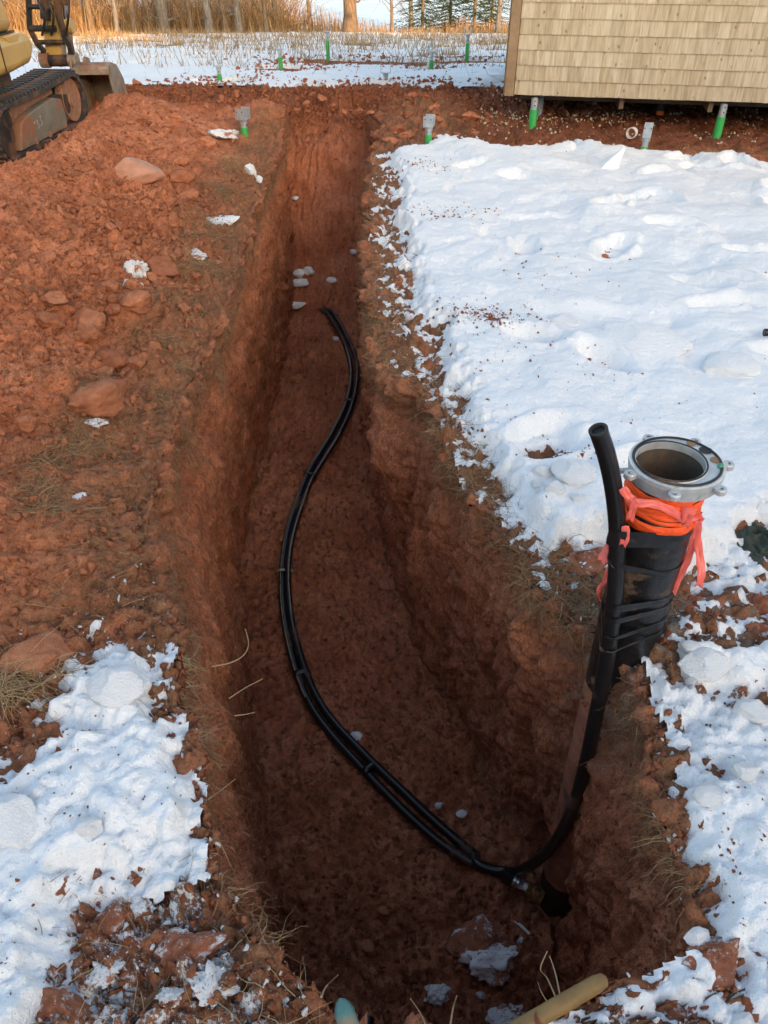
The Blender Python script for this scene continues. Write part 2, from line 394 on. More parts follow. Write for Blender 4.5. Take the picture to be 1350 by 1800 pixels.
# hollow under the right lip near the well, and a notch round the foot of the casing
T2 = tw[None, 1:][:, ::-1]
und = .09*np.exp(-((Y-2.15)/.45)**2)*np.exp(-((T2-.62)/.25)**2)+.13*np.exp(-((Y-1.50)/.17)**2)*ss(.74, .90, T2)
wr_x = lerp(xr, tr, T2)+und
wr_x = wr_x+.055*sod*np.exp(-((T2-.12)/.07)**2)*(1-np.exp(-((Y-1.40)/.2)**2))
wr_z = lerp(zr, zb, T2)
fx = lerp(tl, np.broadcast_to(tr, Y.shape)+.13*np.exp(-((Y-1.50)/.17)**2), tf[None, 1:-1])
fz = np.broadcast_to(zb, fx.shape)
trX = np.concatenate([wl_x, fx, wr_x], 1); trZ = np.concatenate([wl_z, fz, wr_z], 1)
flat = lerp(xl, xr, np.linspace(0, 1, trX.shape[1]+2)[None, 1:-1])
trX = lerp(flat, trX, ss(0, .12, dep)); trZ = np.where(dep > 1e-4, trZ, H(trX, Y))
X = np.concatenate([gxl, trX, gxr], 1)
Z = np.concatenate([H(gxl, Y), trZ, H(gxr, Y)], 1)
YY = np.broadcast_to(Y, X.shape).copy()
nL, nT, nR = gxl.shape[1], trX.shape[1], gxr.shape[1]
is_tr = np.zeros(X.shape, bool); is_tr[:, nL:nL+nT] = True; is_tr &= dep > .02
wall_l = np.zeros(X.shape); wall_l[:, nL:nL+NW] = 1; wall_r = np.zeros(X.shape); wall_r[:, nL+NW+NF-1:nL+nT] = 1
wall_l *= ss(.03, .2, dep); wall_r *= ss(.03, .2, dep)
floor_m = np.zeros(X.shape); floor_m[:, nL+NW:nL+NW+NF-1] = 1; floor_m *= ss(.03, .2, dep)
wall = wall_l+wall_r
def blur(a, k):
    w = np.ones(2*k+1)/(2*k+1); p = np.pad(a, ((0, 0), (k, k)), mode='edge')
    c = np.cumsum(np.pad(p, ((0, 0), (1, 0))), 1); return (c[:, 2*k+1:]-c[:, :-2*k-1])/(2*k+1)
wall = blur(wall, 4); wall_l = blur(wall_l, 4); wall_r = blur(wall_r, 4)
# normals of the smooth shape
def normals(X, Y_, Z):
    P = np.stack([X, Y_, Z], -1); du = np.gradient(P, axis=1); dv = np.gradient(P, axis=0)
    n = np.cross(du, dv); l = np.linalg.norm(n, axis=-1, keepdims=True)
    n = np.where(l > 1e-12, n/np.maximum(l, 1e-12), [0, 0, 1]); return n
Nn = normals(X, YY, Z)
near = ((np.abs(X) < 7) & (YY > .3) & (YY < 15))
spoil_w = ss(.0, .3, lip_left(YY)-X)*ss(1.4, 1.7, YY)*(1-ss(9.4, 10.6, YY))               # left heap
far_w = ss(8.0, 8.8, YY)*(1-ss(9.9, 10.6, YY))*ss(-5, -3.6, X)*(1-ss(2.0, 2.9, X))          # churned strip beyond the trench
spoil_w = np.maximum(spoil_w, far_w)*(1-wall)*(1-floor_m)
turf_w = (1-wall)*(1-floor_m)*(1-spoil_w)
I = np.where(near); x, y, z = X[I], YY[I], Z[I]
d = np.zeros(x.shape, np.float32)
big = fbm(x, y, z, .55, 2, .5, 11); lump = fbm(x, y, z, .17, 3, .55, 21, 'b'); mid = fbm(x, y, z, .055, 3, .6, 31, 'b'); fine = fbm(x, y, z, .024, 2, .6, 41)
# drag marks down the walls
flute = fbm(x*1.0, y*1.0, z*.16, .12, 3, .55, 51); flute2 = fbm(x, y, z*.22, .035, 2, .6, 61)
scar = fbm(x, y, z*.55, .30, 3, .5, 71, 'r')
crack = fbm(x, y, z, .21, 3, .6, 81, 'r')
s_, w_, f_, t_ = spoil_w[I], wall[I], floor_m[I], turf_w[I]
zn = np.exp(-((x+1.35)/.8)**2-((y-4.2)/1.6)**2)+far_w[I]*.8+.25
d += s_*(.055*big+(.018+.030*zn)*lump+(.008+.016*zn)*mid+.008*fine)
d += w_*(.022*big+.026*flute+.013*flute2+.020*np.minimum(scar, .15)+.010*mid+.007*fine-.05*np.clip(crack-.33, 0, 1))
# the left face is scraped smoother and hairier than the right one
d -= wall_l[I]*(.008*mid+.010*flute)
d += wall_r[I]*.045*np.clip(fbm(x, y, z*.08, .15, 2, .5, 95), -.3, .3)
d += wall_r[I]*(.05-.03*(y < 1.7))*(np.clip(fbm(x, y, z, .33, 3, .55, 91), -.25, .3))
d += f_*(.05*big+.040*lump+.026*mid+.009*fine)
d += t_*(.020*big+.028*lump+.030*mid+.014*fine)*(1-ss(10.4, 12, y)*.7)
d *= 1-ss(11, 15, y)*.6
d *= 1-.75*wall_r[I]*np.exp(-((y-1.38)/.17)**2)
Pn = Nn[I]
# lip: pulled in and out in plan, so the edge is never a clean line
edge = np.exp(-((X-lip_left(YY))/.16)**2)[I]*(wall_l[I]+t_+s_)
edge_r = np.exp(-((X-lip_right(YY))/.16)**2)[I]*(wall_r[I]+t_+s_)
dx = (edge*.7+edge_r)*(.065*fbm(x, y, z*.5, .34, 3, .55, 101)+.035*fbm(x, y, z, .09, 2, .6, 111))
X[I] = x+Pn[:, 0]*d+dx; YY[I] = y+Pn[:, 1]*d; Z[I] = z+Pn[:, 2]*d
# a deeper break in the right bank where a block has come loose
gap = np.exp(-((X-(.11+.02*np.sin(Z*9)))/.022)**2)*ss(2.80, 2.90, YY)*(1-ss(3.2, 3.35, YY))*wall_r*ss(-1.25, -.4, Z)
X += gap*.05
# attributes
dry = ss(-.1, .25, lip_left(YY)-X)*(1-.55*ss(7.9, 8.6, YY))*ss(1.0, 1.7, YY)*(1-wall)
dry = np.maximum(dry, wall_l*ss(-1.35, -.25, Z)*.6)
dry = np.maximum(dry, wall_r*ss(-1.3, -.1, Z)*.45)  # right wall drier upwards, and lightened further to stand in for fill light
nb = fbm(X, YY, Z, .3, 3, .5, 121)
dl_, dr_ = lip_left(YY)-X, X-lip_right(YY)
turf = np.clip(wall*ss(-.30, -.04, Z+.12*nb)*.75, 0, 1)
turf = np.maximum(turf, (1-wall)*(1-floor_m)*ss(-.02, .02, dr_)*(1-ss(.5, 1.2, dr_))*ss(-.6, .1, nb+.3)*(1-ss(8.3, 8.8, YY)))
turf = np.maximum(turf, (1-wall)*(1-floor_m)*ss(-.02, .02, dl_)*(1-ss(.14, .55, dl_+.3*nb))*(1-ss(7.6, 8.2, YY))*1.0)
turf = np.maximum(turf, (1-wall)*(1-floor_m)*ss(-.02, .02, dl_)*(1-ss(1.55, 1.8, YY+.3*nb))*.6)
clay = np.exp(-((X-.72)/.17)**2-((YY-1.47)/.2)**2)*ss(-1.0, -.05, Z)*1.0
clay = np.maximum(clay, .8*np.exp(-((X-.95)/.25)**2-((YY-1.55)/.15)**2))
def soil_spots(x, y):
    p = np.zeros(np.shape(x))
    for (px, py, a, b2) in ((577,112,.65,.75),(635,113,.8,.55),(494,126,.4,.35),(387,149,.45,.30),(705,117,.5,.4),(820,111,.45,.45),(758,126,.2,.2),(678,152,.5,.25),(865,113,.4,.3)):
        c = on_ground(px, py); p = np.maximum(p, np.exp(-((x-c[0])/a)**2-((y-c[1])/b2)**2))
    return p
grass = ss(10.2, 11.2, YY+2*nb)*(1-ss(.12, .3, soil_spots(X, YY)))
grass = np.maximum(grass, .8*ss(.3, .6, dr_)*ss(5.6, 6.4, YY)*(1-ss(6.6, 7.4, YY))*ss(-.05, .25, fbm(X, YY, 0*X, .5, 3, .55, 131)))
def blob(px, py, rx, ry, h=0.0, a=1.0):
    c = on_ground(px, py, 0); return a*np.exp(-((X-c[0])/rx)**2-((YY-c[1])/ry)**2)
dust = .76*ss(.0, .12, dl_)*(1-ss(1.05, 1.32, YY+.25*nb))                                 # near left corner
dust = np.maximum(dust, .50*ss(.0, .05, dl_)*(1-ss(1.25, 1.5, YY+.2*nb))*(1-ss(.03, .3, -dl_)))
dust = np.maximum(dust, .66*ss(.02, .10, dr_)*(1-ss(1.30, 1.42, YY+.1*nb)))                # right of the well
dust = np.maximum(dust, .62*ss(.05, .12, dr_)*(1-ss(.35, .6, dr_))*ss(1.25, 1.5, YY)*(1-ss(5.5, 6.5, YY))*ss(-.35, .2, nb+.05))
dust = np.maximum(dust, .55*ss(.3, .6, dr_)*ss(6.3, 6.9, YY)*(1-ss(7.6, 8.2, YY))*ss(-.2, .2, nb))
dust = np.maximum(dust, .6*(1-ss(.52, .62, YY))*(1-wall))
for b_ in ((470,680,.10,.14),(150,225,.25,.12),(180,640,.05,.05),(185,755,.06,.06),(300,1310,.2,.2)):
    dust = np.maximum(dust, .5*blob(*b_))
dust = np.maximum(dust, .95*(YY < -.5)); grass = np.maximum(grass, 1.0*(YY < -.5))
dust *= (1-floor_m)*(1-wall*ss(-.02, -.10, Z))
damp = np.maximum(np.maximum(far_w, .8*ss(.1, .3, soil_spots(X, YY))), ss(6.6, 7.4, YY)*(X > .6)*(1-ss(10, 11, YY)))*.9
nr, nc = X.shape
idx = np.arange(nr*nc).reshape(nr, nc)
F = np.stack([idx[:-1, :-1], idx[:-1, 1:], idx[1:, 1:], idx[1:, :-1]], -1).reshape(-1, 4)
GV = np.stack([X, YY, Z], -1)
ground = link('ground', mesh_np('ground', GV.reshape(-1, 3), F, M['soil'], True, dict(dry=dry, turf=turf, clay=clay, grass=grass, dust=dust, cut=wall, damp=damp)))
tag(ground, kind='structure')
# columns useful later
def wall_point(side, yq, frac):
    """a point of the built surface on one trench wall, 0 = lip, 1 = toe"""
    i = int(np.argmin(np.abs(rows-yq))); j = nL+int(frac*NW) if side < 0 else nL+nT-1-int(frac*NW)
    return GV[i, j], Nn[i, j]
def surf(xq, yq):
    """built surface nearest to a plan position, outside the trench"""
    i = int(np.argmin(np.abs(rows-yq))); j = int(np.argmin(np.abs(GV[i, :, 0]-xq)+10*is_tr[i])); return GV[i, j]
def bed_surf(xq, yq):
    i = int(np.argmin(np.abs(rows-yq))); s = GV[i, nL+NW:nL+NW+NF-1]; return s[int(np.argmin(np.abs(s[:, 0]-xq)))]

# ------------------------------------------------------------------ snow
def sdf(poly, x, y):
    """signed distance, positive inside"""
    P = np.array(poly, float); d = np.full(x.shape, 1e9); ins = np.zeros(x.shape, bool)
    for a, b in zip(P, np.roll(P, -1, 0)):
        e = b-a; w = np.stack([x-a[0], y-a[1]], -1); t = np.clip((w@e)/(e@e), 0, 1)
        d = np.minimum(d, np.hypot(w[..., 0]-t*e[0], w[..., 1]-t*e[1]))
        c = ((a[1] <= y) & (b[1] > y)) | ((b[1] <= y) & (a[1] > y))
        xi = a[0]+(y-a[1])/np.where(abs(e[1]) < 1e-9, 1e-9, e[1])*e[0]; ins ^= c & (x < xi)
    return np.where(ins, d, -d)
def snow_sheet(name, xs, ys, polys, thick, edge, rough, seed, extra=None, mat='snow', dirtcut=-.05, fringe=.16):
    x, y = np.meshgrid(xs, ys); s = np.full(x.shape, -9.)
    for p, off in polys: s = np.maximum(s, sdf(p, x, y)+off)
    s = s+rough*(fbm(x, y, 0*x, .30, 3, .55, seed)+.5*fbm(x, y, 0*x, .07, 3, .6, seed+5))
    s = np.minimum(s, np.where(y < 8.6, np.maximum(x-lip_right(y), lip_left(y)-x)-.05-.03*perlin(x/.1, y/.1, 0*x, seed+3), 9))
    fr = fbm(x, y, 0*x, .075, 4, .62, seed+21)+.5*fbm(x, y, 0*x, .26, 2, .5, seed+23)
    th = np.maximum(thick*ss(-edge*.1, edge, s)+.05*np.clip(s/edge, -2, 0)-.004, np.clip(.034*(fr-.12+s/fringe*.42), -.05, .03))
    th = th+np.exp(-((s-edge*.4)/edge)**2)*.016*fbm(x, y, 0*x, .06, 3, .6, seed+25)
    k = ss(.0, .08, s)
    th = th+k*(.016*fbm(x, y, 0*x, .75, 3, .5, seed+9)+.010*fbm(x, y, 0*x, .22, 3, .55, seed+13)+.004*fbm(x, y, 0*x, .05, 2, .6, seed+15))
    if extra is not None: th = th+extra(x, y, s)*k
    z = H(x, y)+th
    keep = (s > -fringe*1.3) & ((y > 8.6) | (np.maximum(x-lip_right(y), lip_left(y)-x) > .045+.05*perlin(x/.12, y/.12, 0*x, 77)))
    n = np.arange(x.size).reshape(x.shape)
    F = np.stack([n[:-1, :-1], n[:-1, 1:], n[1:, 1:], n[1:, :-1]], -1).reshape(-1, 4)
    kf = (keep[:-1, :-1] | keep[:-1, 1:] | keep[1:, 1:] | keep[1:, :-1]).ravel(); F = F[kf]
    used = np.unique(F); re = np.full(x.size, -1); re[used] = np.arange(len(used))
    V = np.stack([x, y, z], -1).reshape(-1, 3)[used]
    o = link(name, mesh_np(name, V, re[F], M[mat])); tag(o, kind='stuff'); return o, (xs, ys, z, s)
def gp(pts, lift=0.0): return [tuple(on_ground(px, py, lift)[:2]) for px, py in pts]
R1 = gp([(690,268),(716,305),(722,385),(740,470),(765,520),(800,600),(822,690),(862,755),(905,790),(930,850),(975,905),(1075,905),(1150,930),(1235,955),(1265,945),(1300,900),(1600,900)], .05)
R1 += [(9, 2.2), (9, 6.6)]+gp([(1500,300),(1350,292),(1180,272),(1000,256),(900,262),(800,243)], .04)
def snow_extra(x, y, s):
    d1, v, b = worley(x+.12*perlin(x/.3, y/.3, 0*x, 5), y*.8+.12*perlin(x/.3, y/.3, 0*x+4, 6), .62, 3)
    tilt = (v-.5)*.060*ss(0, .22, b)                                # broken crust plates
    tilt = tilt*ss(.0, .25, fbm(x, y, 0*x, 1.4, 2, .5, 77)+.18)
    foot = 0
    r2 = np.random.default_rng(5)
    for _ in range(85):
        cx, cy, a = r2.uniform(.6, 6.0), r2.uniform(2.2, 6.6), r2.uniform(0, 3.14); ca, sa = math.cos(a), math.sin(a)
        u = (x-cx)*ca+(y-cy)*sa; w = -(x-cx)*sa+(y-cy)*ca; q = np.sqrt((u/.16)**2+(w/.085)**2)
        foot = foot-.055*(1-ss(.5, 1.1, q))+.014*np.exp(-((q-1.25)/.22)**2)
    return 1.3*tilt+foot+.026*fbm(x, y, 0*x, .60, 2, .45, 91, 'b')+.008*fbm(x, y, 0*x, .16, 2, .5, 92)
xs = steps([(-.15,.9,.0085,.010),(.9,3,.011,.026),(3,9,.028,.2)]); ys = steps([(1.3,2.6,.0085,.011),(2.6,5,.011,.020),(5,8.3,.022,.034)])
snow_right, SR = snow_sheet('snow', xs, ys, [(R1, .07)], .080, .085, .09, 201, snow_extra)
# right corner near the photographer
R2 = gp([(1195,1130),(1290,1135),(1350,1120),(1500,1120),(1500,1270),(1350,1235),(1290,1225),(1215,1190)])
R3 = gp([(1090,1175),(1150,1165),(1205,1215),(1190,1265),(1150,1285),(1115,1230)])
R4 = gp([(1300,1240),(1340,1235),(1500,1230),(1500,1900),(1345,1850),(1330,1640),(1250,1670),(1225,1600),(1245,1540),(1205,1500),(1215,1390),(1280,1360),(1215,1330),(1230,1290)])
R5 = gp([(1245,1010),(1320,1000),(1345,1060),(1300,1090),(1350,1110),(1240,1110),(1270,1070)])
R6 = gp([(1085,1745),(1170,1712),(1245,1715),(1250,1750),(1130,1780)]); R7 = gp([(930,1800),(1010,1775),(1060,1790),(1000,1830)])
xs = steps([(.15,1.6,.0075,.009)]); ys = steps([(.2,1.95,.0075,.009)])
def lumps(x, y, s):
    d1, v, b = worley(x, y, .13, 9); return .030*(v-.4)*ss(0, .3, b)+.022*fbm(x, y, 0*x, .09, 3, .55, 95, 'b')
snow_corner, SC = snow_sheet('snow', xs, ys, [(R2, -.01), (R3, -.015), (R4, 0), (R5, -.02), (R6, -.01), (R7, -.03)], .05, .05, .055, 231, lumps, 'snow_dirty', fringe=.07)
# left corner
L1 = gp([(205,1150),(275,1160),(265,1235),(300,1300),(325,1390),(315,1470),(255,1500),(215,1545),(150,1560),(125,1640),(70,1720),(40,1900),(-300,1900),(-300,1430),(0,1400),(70,1330),(150,1290),(110,1240),(150,1200)])
L2 = gp([(185,1128),(220,1118),(225,1145),(195,1150)])
xs = steps([(-1.5,-.25,.009,.0075)]); ys = steps([(.2,1.75,.0075,.009)])
snow_left, SL = snow_sheet('snow', xs, ys, [(L1, .0), (L2, 0)], .06, .05, .06, 261, lumps, 'snow_dirty', fringe=.07)
# the same snow carries on beside and behind the photographer
snow_side, _s = snow_sheet('snow', steps([(1.45,9,.03,.12)]), steps([(-4,1.75,.12,.022)]), [([(1.62,1.72),(1.58,1.2),(1.55,.5),(1.5,-1),(1.2,-4),(9,-4),(9,1.72)], .06)], .06, .07, .08, 341, lumps, 'snow_dirty')
# field beyond
FF = [(-60,26),(-60,12),(-14,10.6)]+gp([(200,172),(300,160),(400,160),(560,152),(700,158),(840,166),(885,150),(893,120)])+[(6,12.5),(60,13),(60,26)]
FF += gp([(900,62),(600,58),(300,62),(100,68),(0,75)])
def field_extra(x, y, s):
    g = fbm(x*.5, y*1.6, 0*x, .9, 4, .6, 301)
    return -.13*ss(.0, .30, g+.34*ss(15, 19, y)*(1-ss(25, 29, y))-.06)*ss(12.2, 15, y)-.14*ss(.35, .6, soil_spots(x, y)+.5*fbm(x, y, 0*x, .35, 3, .6, 331))
xs = steps([(-60,-9,2.,.12),(-9,5,.07,.07),(5,60,.12,2.5)]); ys = steps([(9.6,13,.035,.06),(13,32,.06,.2)])
snow_field, SFld = snow_sheet('snow', xs, ys, [(FF, 0)], .055, .12, .32, 311, field_extra)
def snow_top(S, xq, yq):
    xs, ys, z, s = S; return float(z[int(np.argmin(np.abs(ys-yq))), int(np.argmin(np.abs(xs-xq)))])
# ------------------------------------------------------------------ well casing
M['casing'] = simple('black_steel', (.012,.012,.013), .32, 0, .3, 22, .16, (.17,.10,.06), .25, 60, .5)
M['alu'] = simple('cast_aluminium', (.56,.57,.57), .45, .45, .22, 30, .10, (.22,.17,.13), .15, 90)
M['rubber'] = simple('black_rubber', (.015,.015,.016), .55, 0, .2, 30, .08, (.12,.08,.06))
M['poly'] = simple('black_poly_pipe', (.010,.010,.011), .30, 0, .2, 12, .12, (.12,.065,.04), .08, 40, .5)
M['tape'] = simple('black_tape', (.012,.012,.013), .28, 0, .3, 30, .06, (.14,.08,.05), .3, 25)
M['orange'] = simple('orange_cloth', (.95,.10,.012), .6, 0, .16, 35, 0, bump=.3, bscale=70)
M['pink'] = simple('pink_flagging', (1.0,.18,.14), .32, 0, .15, 45, 0, bump=.1, bscale=80); M['pink'].node_tree.nodes['Principled BSDF'].inputs['Transmission Weight'].default_value = .12
M['brass'] = simple('brass', (.36,.24,.11), .35, .9, .2, 40, .18)
M['steel'] = simple('bright_steel', (.55,.56,.57), .28, .9, .2, 40, .05)
M['whiteplastic'] = simple('white_plastic', (.72,.71,.66), .45, 0, .1, 30, .06)
M['rust'] = simple('rusty_inside', (.085,.070,.055), .8, 0, .4, 18, .25, (.14,.075,.04), .3, 40)
M['brown'] = simple('brown_plug', (.25,.14,.06), .6)
M['teal_dot'] = simple('green_plastic', (.04,.25,.13), .4)
base_w = np.array([.705, 1.47, -1.62]); top_w = np.array([.655, 1.448, .60])
axis = Vector(top_w-base_w); LEN = axis.length; AX = axis.normalized()
well = empty('well_casing', base_w); well.rotation_mode = 'QUATERNION'; well.rotation_quaternion = AX.to_track_quat('Z', 'Y')
tag(well, 'open black steel well casing with a grey metal collar, standing at the trench edge', 'well casing')
RC = .084
m = MB(); m.lathe([(RC, 1.44), (RC, 1.8), (RC, LEN)], 48); m.f = m.f[:-2]; m.obj('pipe', M['casing'], well)
M['caked'] = simple('clay_caked_steel', (.33,.125,.068), .92, 0, .35, 16, .16, (.12,.06,.04), .7, 40)
m = MB(); vs = []
for i in range(60):
    for k in range(40):
        a = 2*math.pi*k/40; z = 1.46*i/59; rr = RC+.001+.006*max(0, float(perlin(np.array(math.cos(a)*2.), np.array(math.sin(a)*2.), np.array(z*7), 5)))*(1-i/59); vs.append((rr*math.cos(a), rr*math.sin(a), z))
m.add(vs, [(i*40+k, i*40+(k+1) % 40, (i+1)*40+(k+1) % 40, (i+1)*40+k) for i in range(59) for k in range(40)]); m.obj('buried_length', M['caked'], well, smooth=60)
m = MB(); m.lathe([(RC+.004, -.02), (RC+.005, .12), (RC+.003, .30), (RC+.0005, .34)], 40); m.f = m.f[:-2]; m.obj('foot', M['casing'], well)
m = MB(); m.lathe([(.0755, LEN+.001), (.0755, LEN-.3), (.0755, LEN-.7)], 48); m.f = m.f[:-2]; m.v += [(0, 0, LEN-.7)]; n0 = len(m.v)-1
m.f += [(96+k, 96+(k+1) % 48, n0) for k in range(48)]; m.obj('bore', M['rust'], well)
# collar: eccentric cast ring with ears, a wide land at the back with three ports
def ring2(m, c0, r0, z0, c1, r1, z1, n=64):
    v = [];
    for c, r, z in ((c0, r0, z0), (c1, r1, z1)):
        v += [(c[0]+r*math.cos(2*math.pi*k/n), c[1]+r*math.sin(2*math.pi*k/n), z) for k in range(n)]
    m.add(v, [(k, (k+1) % n, n+(k+1) % n, n+k) for k in range(n)])
ci, co_ = (.0, -.004), (.004, .012); zt = LEN+.012
m = MB()
ring2(m, co_, .101, zt-.038, co_, .106, zt-.010); ring2(m, co_, .106, zt-.010, co_, .106, zt); ring2(m, co_, .106, zt, co_, .102, zt+.003)
ring2(m, co_, .102, zt+.003, ci, .0830, zt+.003); ring2(m, ci, .0830, zt+.003, ci, .0795, zt+.007); ring2(m, ci, .0795, zt+.007, ci, .0765, zt+.006)
ring2(m, ci, .0765, zt+.006, ci, .0755, zt-.012); ring2(m, co_, .101, zt-.038, ci, .0845, zt-.040)
collar = m.obj('collar', M['alu'], well, smooth=30)
for a in (118, 172, 262, 318, 12, 65):
    a = math.radians(a); ex, ey = co_[0]+.117*math.cos(a), co_[1]+.117*math.sin(a)
    m = MB(); m.lathe([(.006, -.010), (.0125, -.010), (.0140, -.008), (.0140, .002), (.0125, .004), (.006, .004)], 20, (ex, ey, zt-.008), closed=True)
    m.box((co_[0]+.106*math.cos(a), co_[1]+.106*math.sin(a), zt-.011), (.022, .020, .012), Matrix.Rotation(a, 3, 'Z')); m.obj('ear', M['alu'], collar)
m = MB(); m.tube([(co_[0]+.096*math.cos(t), co_[1]+.096*math.sin(t), zt+.004) for t in np.linspace(0, 2*math.pi, 64, False)], .0032, 8, closed=True); m.obj('gasket', M['rubber'], well)
m = MB(); m.tube([(ci[0]+.0800*math.cos(t), ci[1]+.0800*math.sin(t), zt+.0065) for t in np.linspace(0, 2*math.pi, 64, False)], .0022, 8, closed=True); m.obj('inner_seal', M['rubber'], well)
for k, (a, mm, rr) in enumerate(((118, 'brown', .009), (93, 'rubber', .013), (66, 'brown', .010))):
    a = math.radians(a); m = MB(); m.lathe([(0.0, .0), (rr, .0), (rr, .002), (rr+.002, .0022)], 20, (co_[0]+.0885*math.cos(a)*.98, co_[1]+.0865*math.sin(a), zt+.0025)); m.obj('port', M[mm], collar)
m = MB(); a = math.radians(49); m.lathe([(0, 0), (.006, 0), (.007, .004), (.004, .009), (0, .010)], 14, (.004+.092*math.cos(a), .012+.092*math.sin(a), zt+.003)); m.obj('wire_nut', M['teal_dot'], well)
m = MB(); a = math.radians(243); m.tube([(.09*math.cos(a), .09*math.sin(a), zt-.024), (.115*math.cos(a), .115*math.sin(a), zt-.026)], .0075, 6); m.tube([(.112*math.cos(a), .112*math.sin(a), zt-.026), (.122*math.cos(a), .122*math.sin(a), zt-.0265)], .0045, 10); m.obj('bolt', M['steel'], well, smooth=25)
def well_pt(x, y, z): return well.matrix_basis @ Vector((x, y, z))
bpy.context.view_layer.update()
WM = Matrix.LocRotScale(well.location, well.rotation_quaternion, None); WI = WM.inverted()
# orange cloth wound round below the collar: several folds, each its own turn
oc = empty('orange_cloth_band', WM @ Vector((0, 0, LEN-.12))); oc.rotation_mode = 'QUATERNION'; oc.rotation_quaternion = well.rotation_quaternion
tag(oc, 'bright orange cloth wound in folds round the well casing under its collar', 'cloth band')
r3 = np.random.default_rng(3)
for k in range(10):
    z0 = .078-.0100*k; tl_ = r3.uniform(.0, .012); ph = r3.uniform(0, 6.3); sag = .020
    pts = []; NN = 72
    m = MB(); vs = []; 
    for i in range(NN):
        a = 2*math.pi*i/NN
        rr = RC+.0028+.0018*math.sin(3*a+ph)+.0012*math.sin(7*a+2*ph)
        zz = z0+tl_*math.sin(a+ph)-sag*max(0, math.sin(a-.3))*0+.004*math.sin(2*a+ph)
        hh = .0085+.0035*math.sin(2*a+ph*1.7)
        for q in range(8):
            b = 2*math.pi*q/8; vs.append(((rr+.0026*math.cos(b))*math.cos(a), (rr+.0026*math.cos(b))*math.sin(a), zz+hh*math.sin(b)))
    m.add(vs, [(i*8+q, ((i+1) % NN)*8+q, ((i+1) % NN)*8+(q+1) % 8, i*8+(q+1) % 8) for i in range(NN) for q in range(8)])
    m.obj('fold', M['orange'], oc, smooth=60)
# ------------------------------------------------------------------ poly pipes
RP = .0205
def floor_path(px, r, off=0.0):
    P = []
    for (a, b) in px:
        p = on_bed(a, b, .02); P.append(p)
    P = np.array(P)
    return P
pair = [(566,545),(585,566),(606,600),(621,640),(622,680),(612,725),(592,770),(566,812),(540,855),(519,910),(506,965),(501,1020),(503,1070),(513,1130),(531,1190),(560,1250),(606,1310),(668,1375),(735,1438),(800,1490),(850,1520)]
PA = floor_path(pair, RP)
ctr = np.array(spline(PA, 8)); tang = np.gradient(ctr, axis=0); tang /= np.linalg.norm(tang, axis=1)[:, None]
side = np.stack([tang[:, 1], -tang[:, 0], 0*tang[:, 0]], 1); side /= np.linalg.norm(side, axis=1)[:, None]
def settle(P, r):
    z = np.array([bed_surf(p[0], p[1])[2] for p in P])
    z = np.array([z[max(0, i-4):i+5].max() for i in range(len(z))]); k = np.ones(9)/9; z = np.convolve(np.pad(z, 4, mode='edge'), k, 'valid')
    P = P.copy(); P[:, 2] = z+r*.9; return P
wob = .006*np.sin(np.linspace(0, 9, len(ctr)))
A1 = settle(ctr+side*(RP+.001+wob)[:, None], RP); A2 = settle(ctr-side*(RP+.001+wob*.5)[:, None], RP)
A1[:6, 2] -= np.linspace(.05, 0, 6); A2[:6, 2] -= np.linspace(.05, 0, 6)
fit0 = at_y(902, 1546, 1.49); fit1 = at_y(946, 1572, 1.44)
# pipe that joins the casing through the fitting
# side +: right-hand pipe in the picture goes up the casing? the lower (left) one is pulled up over the other
PB = list(A1[:-4])+spline([A1[-4], on_bed(868, 1529, .022), fit0], 8)[1:]
rise = [on_bed(840, 1520, .045), on_bed(900, 1533, .085), at_y(950, 1508, 1.45), at_y(986, 1465, 1.40), at_y(1012, 1405, 1.36), at_y(1030, 1340, 1.34), at_y(1045, 1270, 1.33), at_y(1061, 1190, 1.335), at_y(1074, 1110, 1.35), at_y(1081, 1040, 1.37), at_y(1085, 970, 1.39), at_y(1084, 910, 1.40), at_y(1077, 850, 1.395), at_y(1066, 800, 1.39), at_y(1052, 757, 1.385)]
PC = list(A2[:-3])+spline([A2[-4]]+rise, 8)[1:]
pipe_b = empty('water_pipe', PB[0]); tag(pipe_b, 'black plastic water pipe along the trench floor ending in the brass fitting at the casing', 'pipe', 'black water pipes')
def sub(P, o): return [np.array(p)-o for p in P]
mm = MB(); mm.tube(sub(PB, PB[0]), RP, 14); mm.obj('hose', M['poly'], pipe_b)
pipe_c = empty('water_pipe', PC[0]); tag(pipe_c, 'black plastic pipe from the trench floor curving up and taped beside the well casing', 'pipe', 'black water pipes')
mm = MB(); mm.tube(sub(PC, PC[0]), RP, 14, cap=False)
mm.obj('hose', M['poly'], pipe_c)
e = Vector(PC[-1]-PC[0]); ed = (Vector(PC[-1])-Vector(PC[-2])).normalized(); q = ed.to_track_quat('Z', 'Y').to_matrix()
mm = MB(); mm.lathe([(RP*1.0, -.004), (RP*1.03, .004), (RP*.93, .006), (RP*.70, .003), (RP*.66, -.03), (0.0, -.031)], 16, e, q); mm.obj('cut_end', M['rubber'], pipe_c)
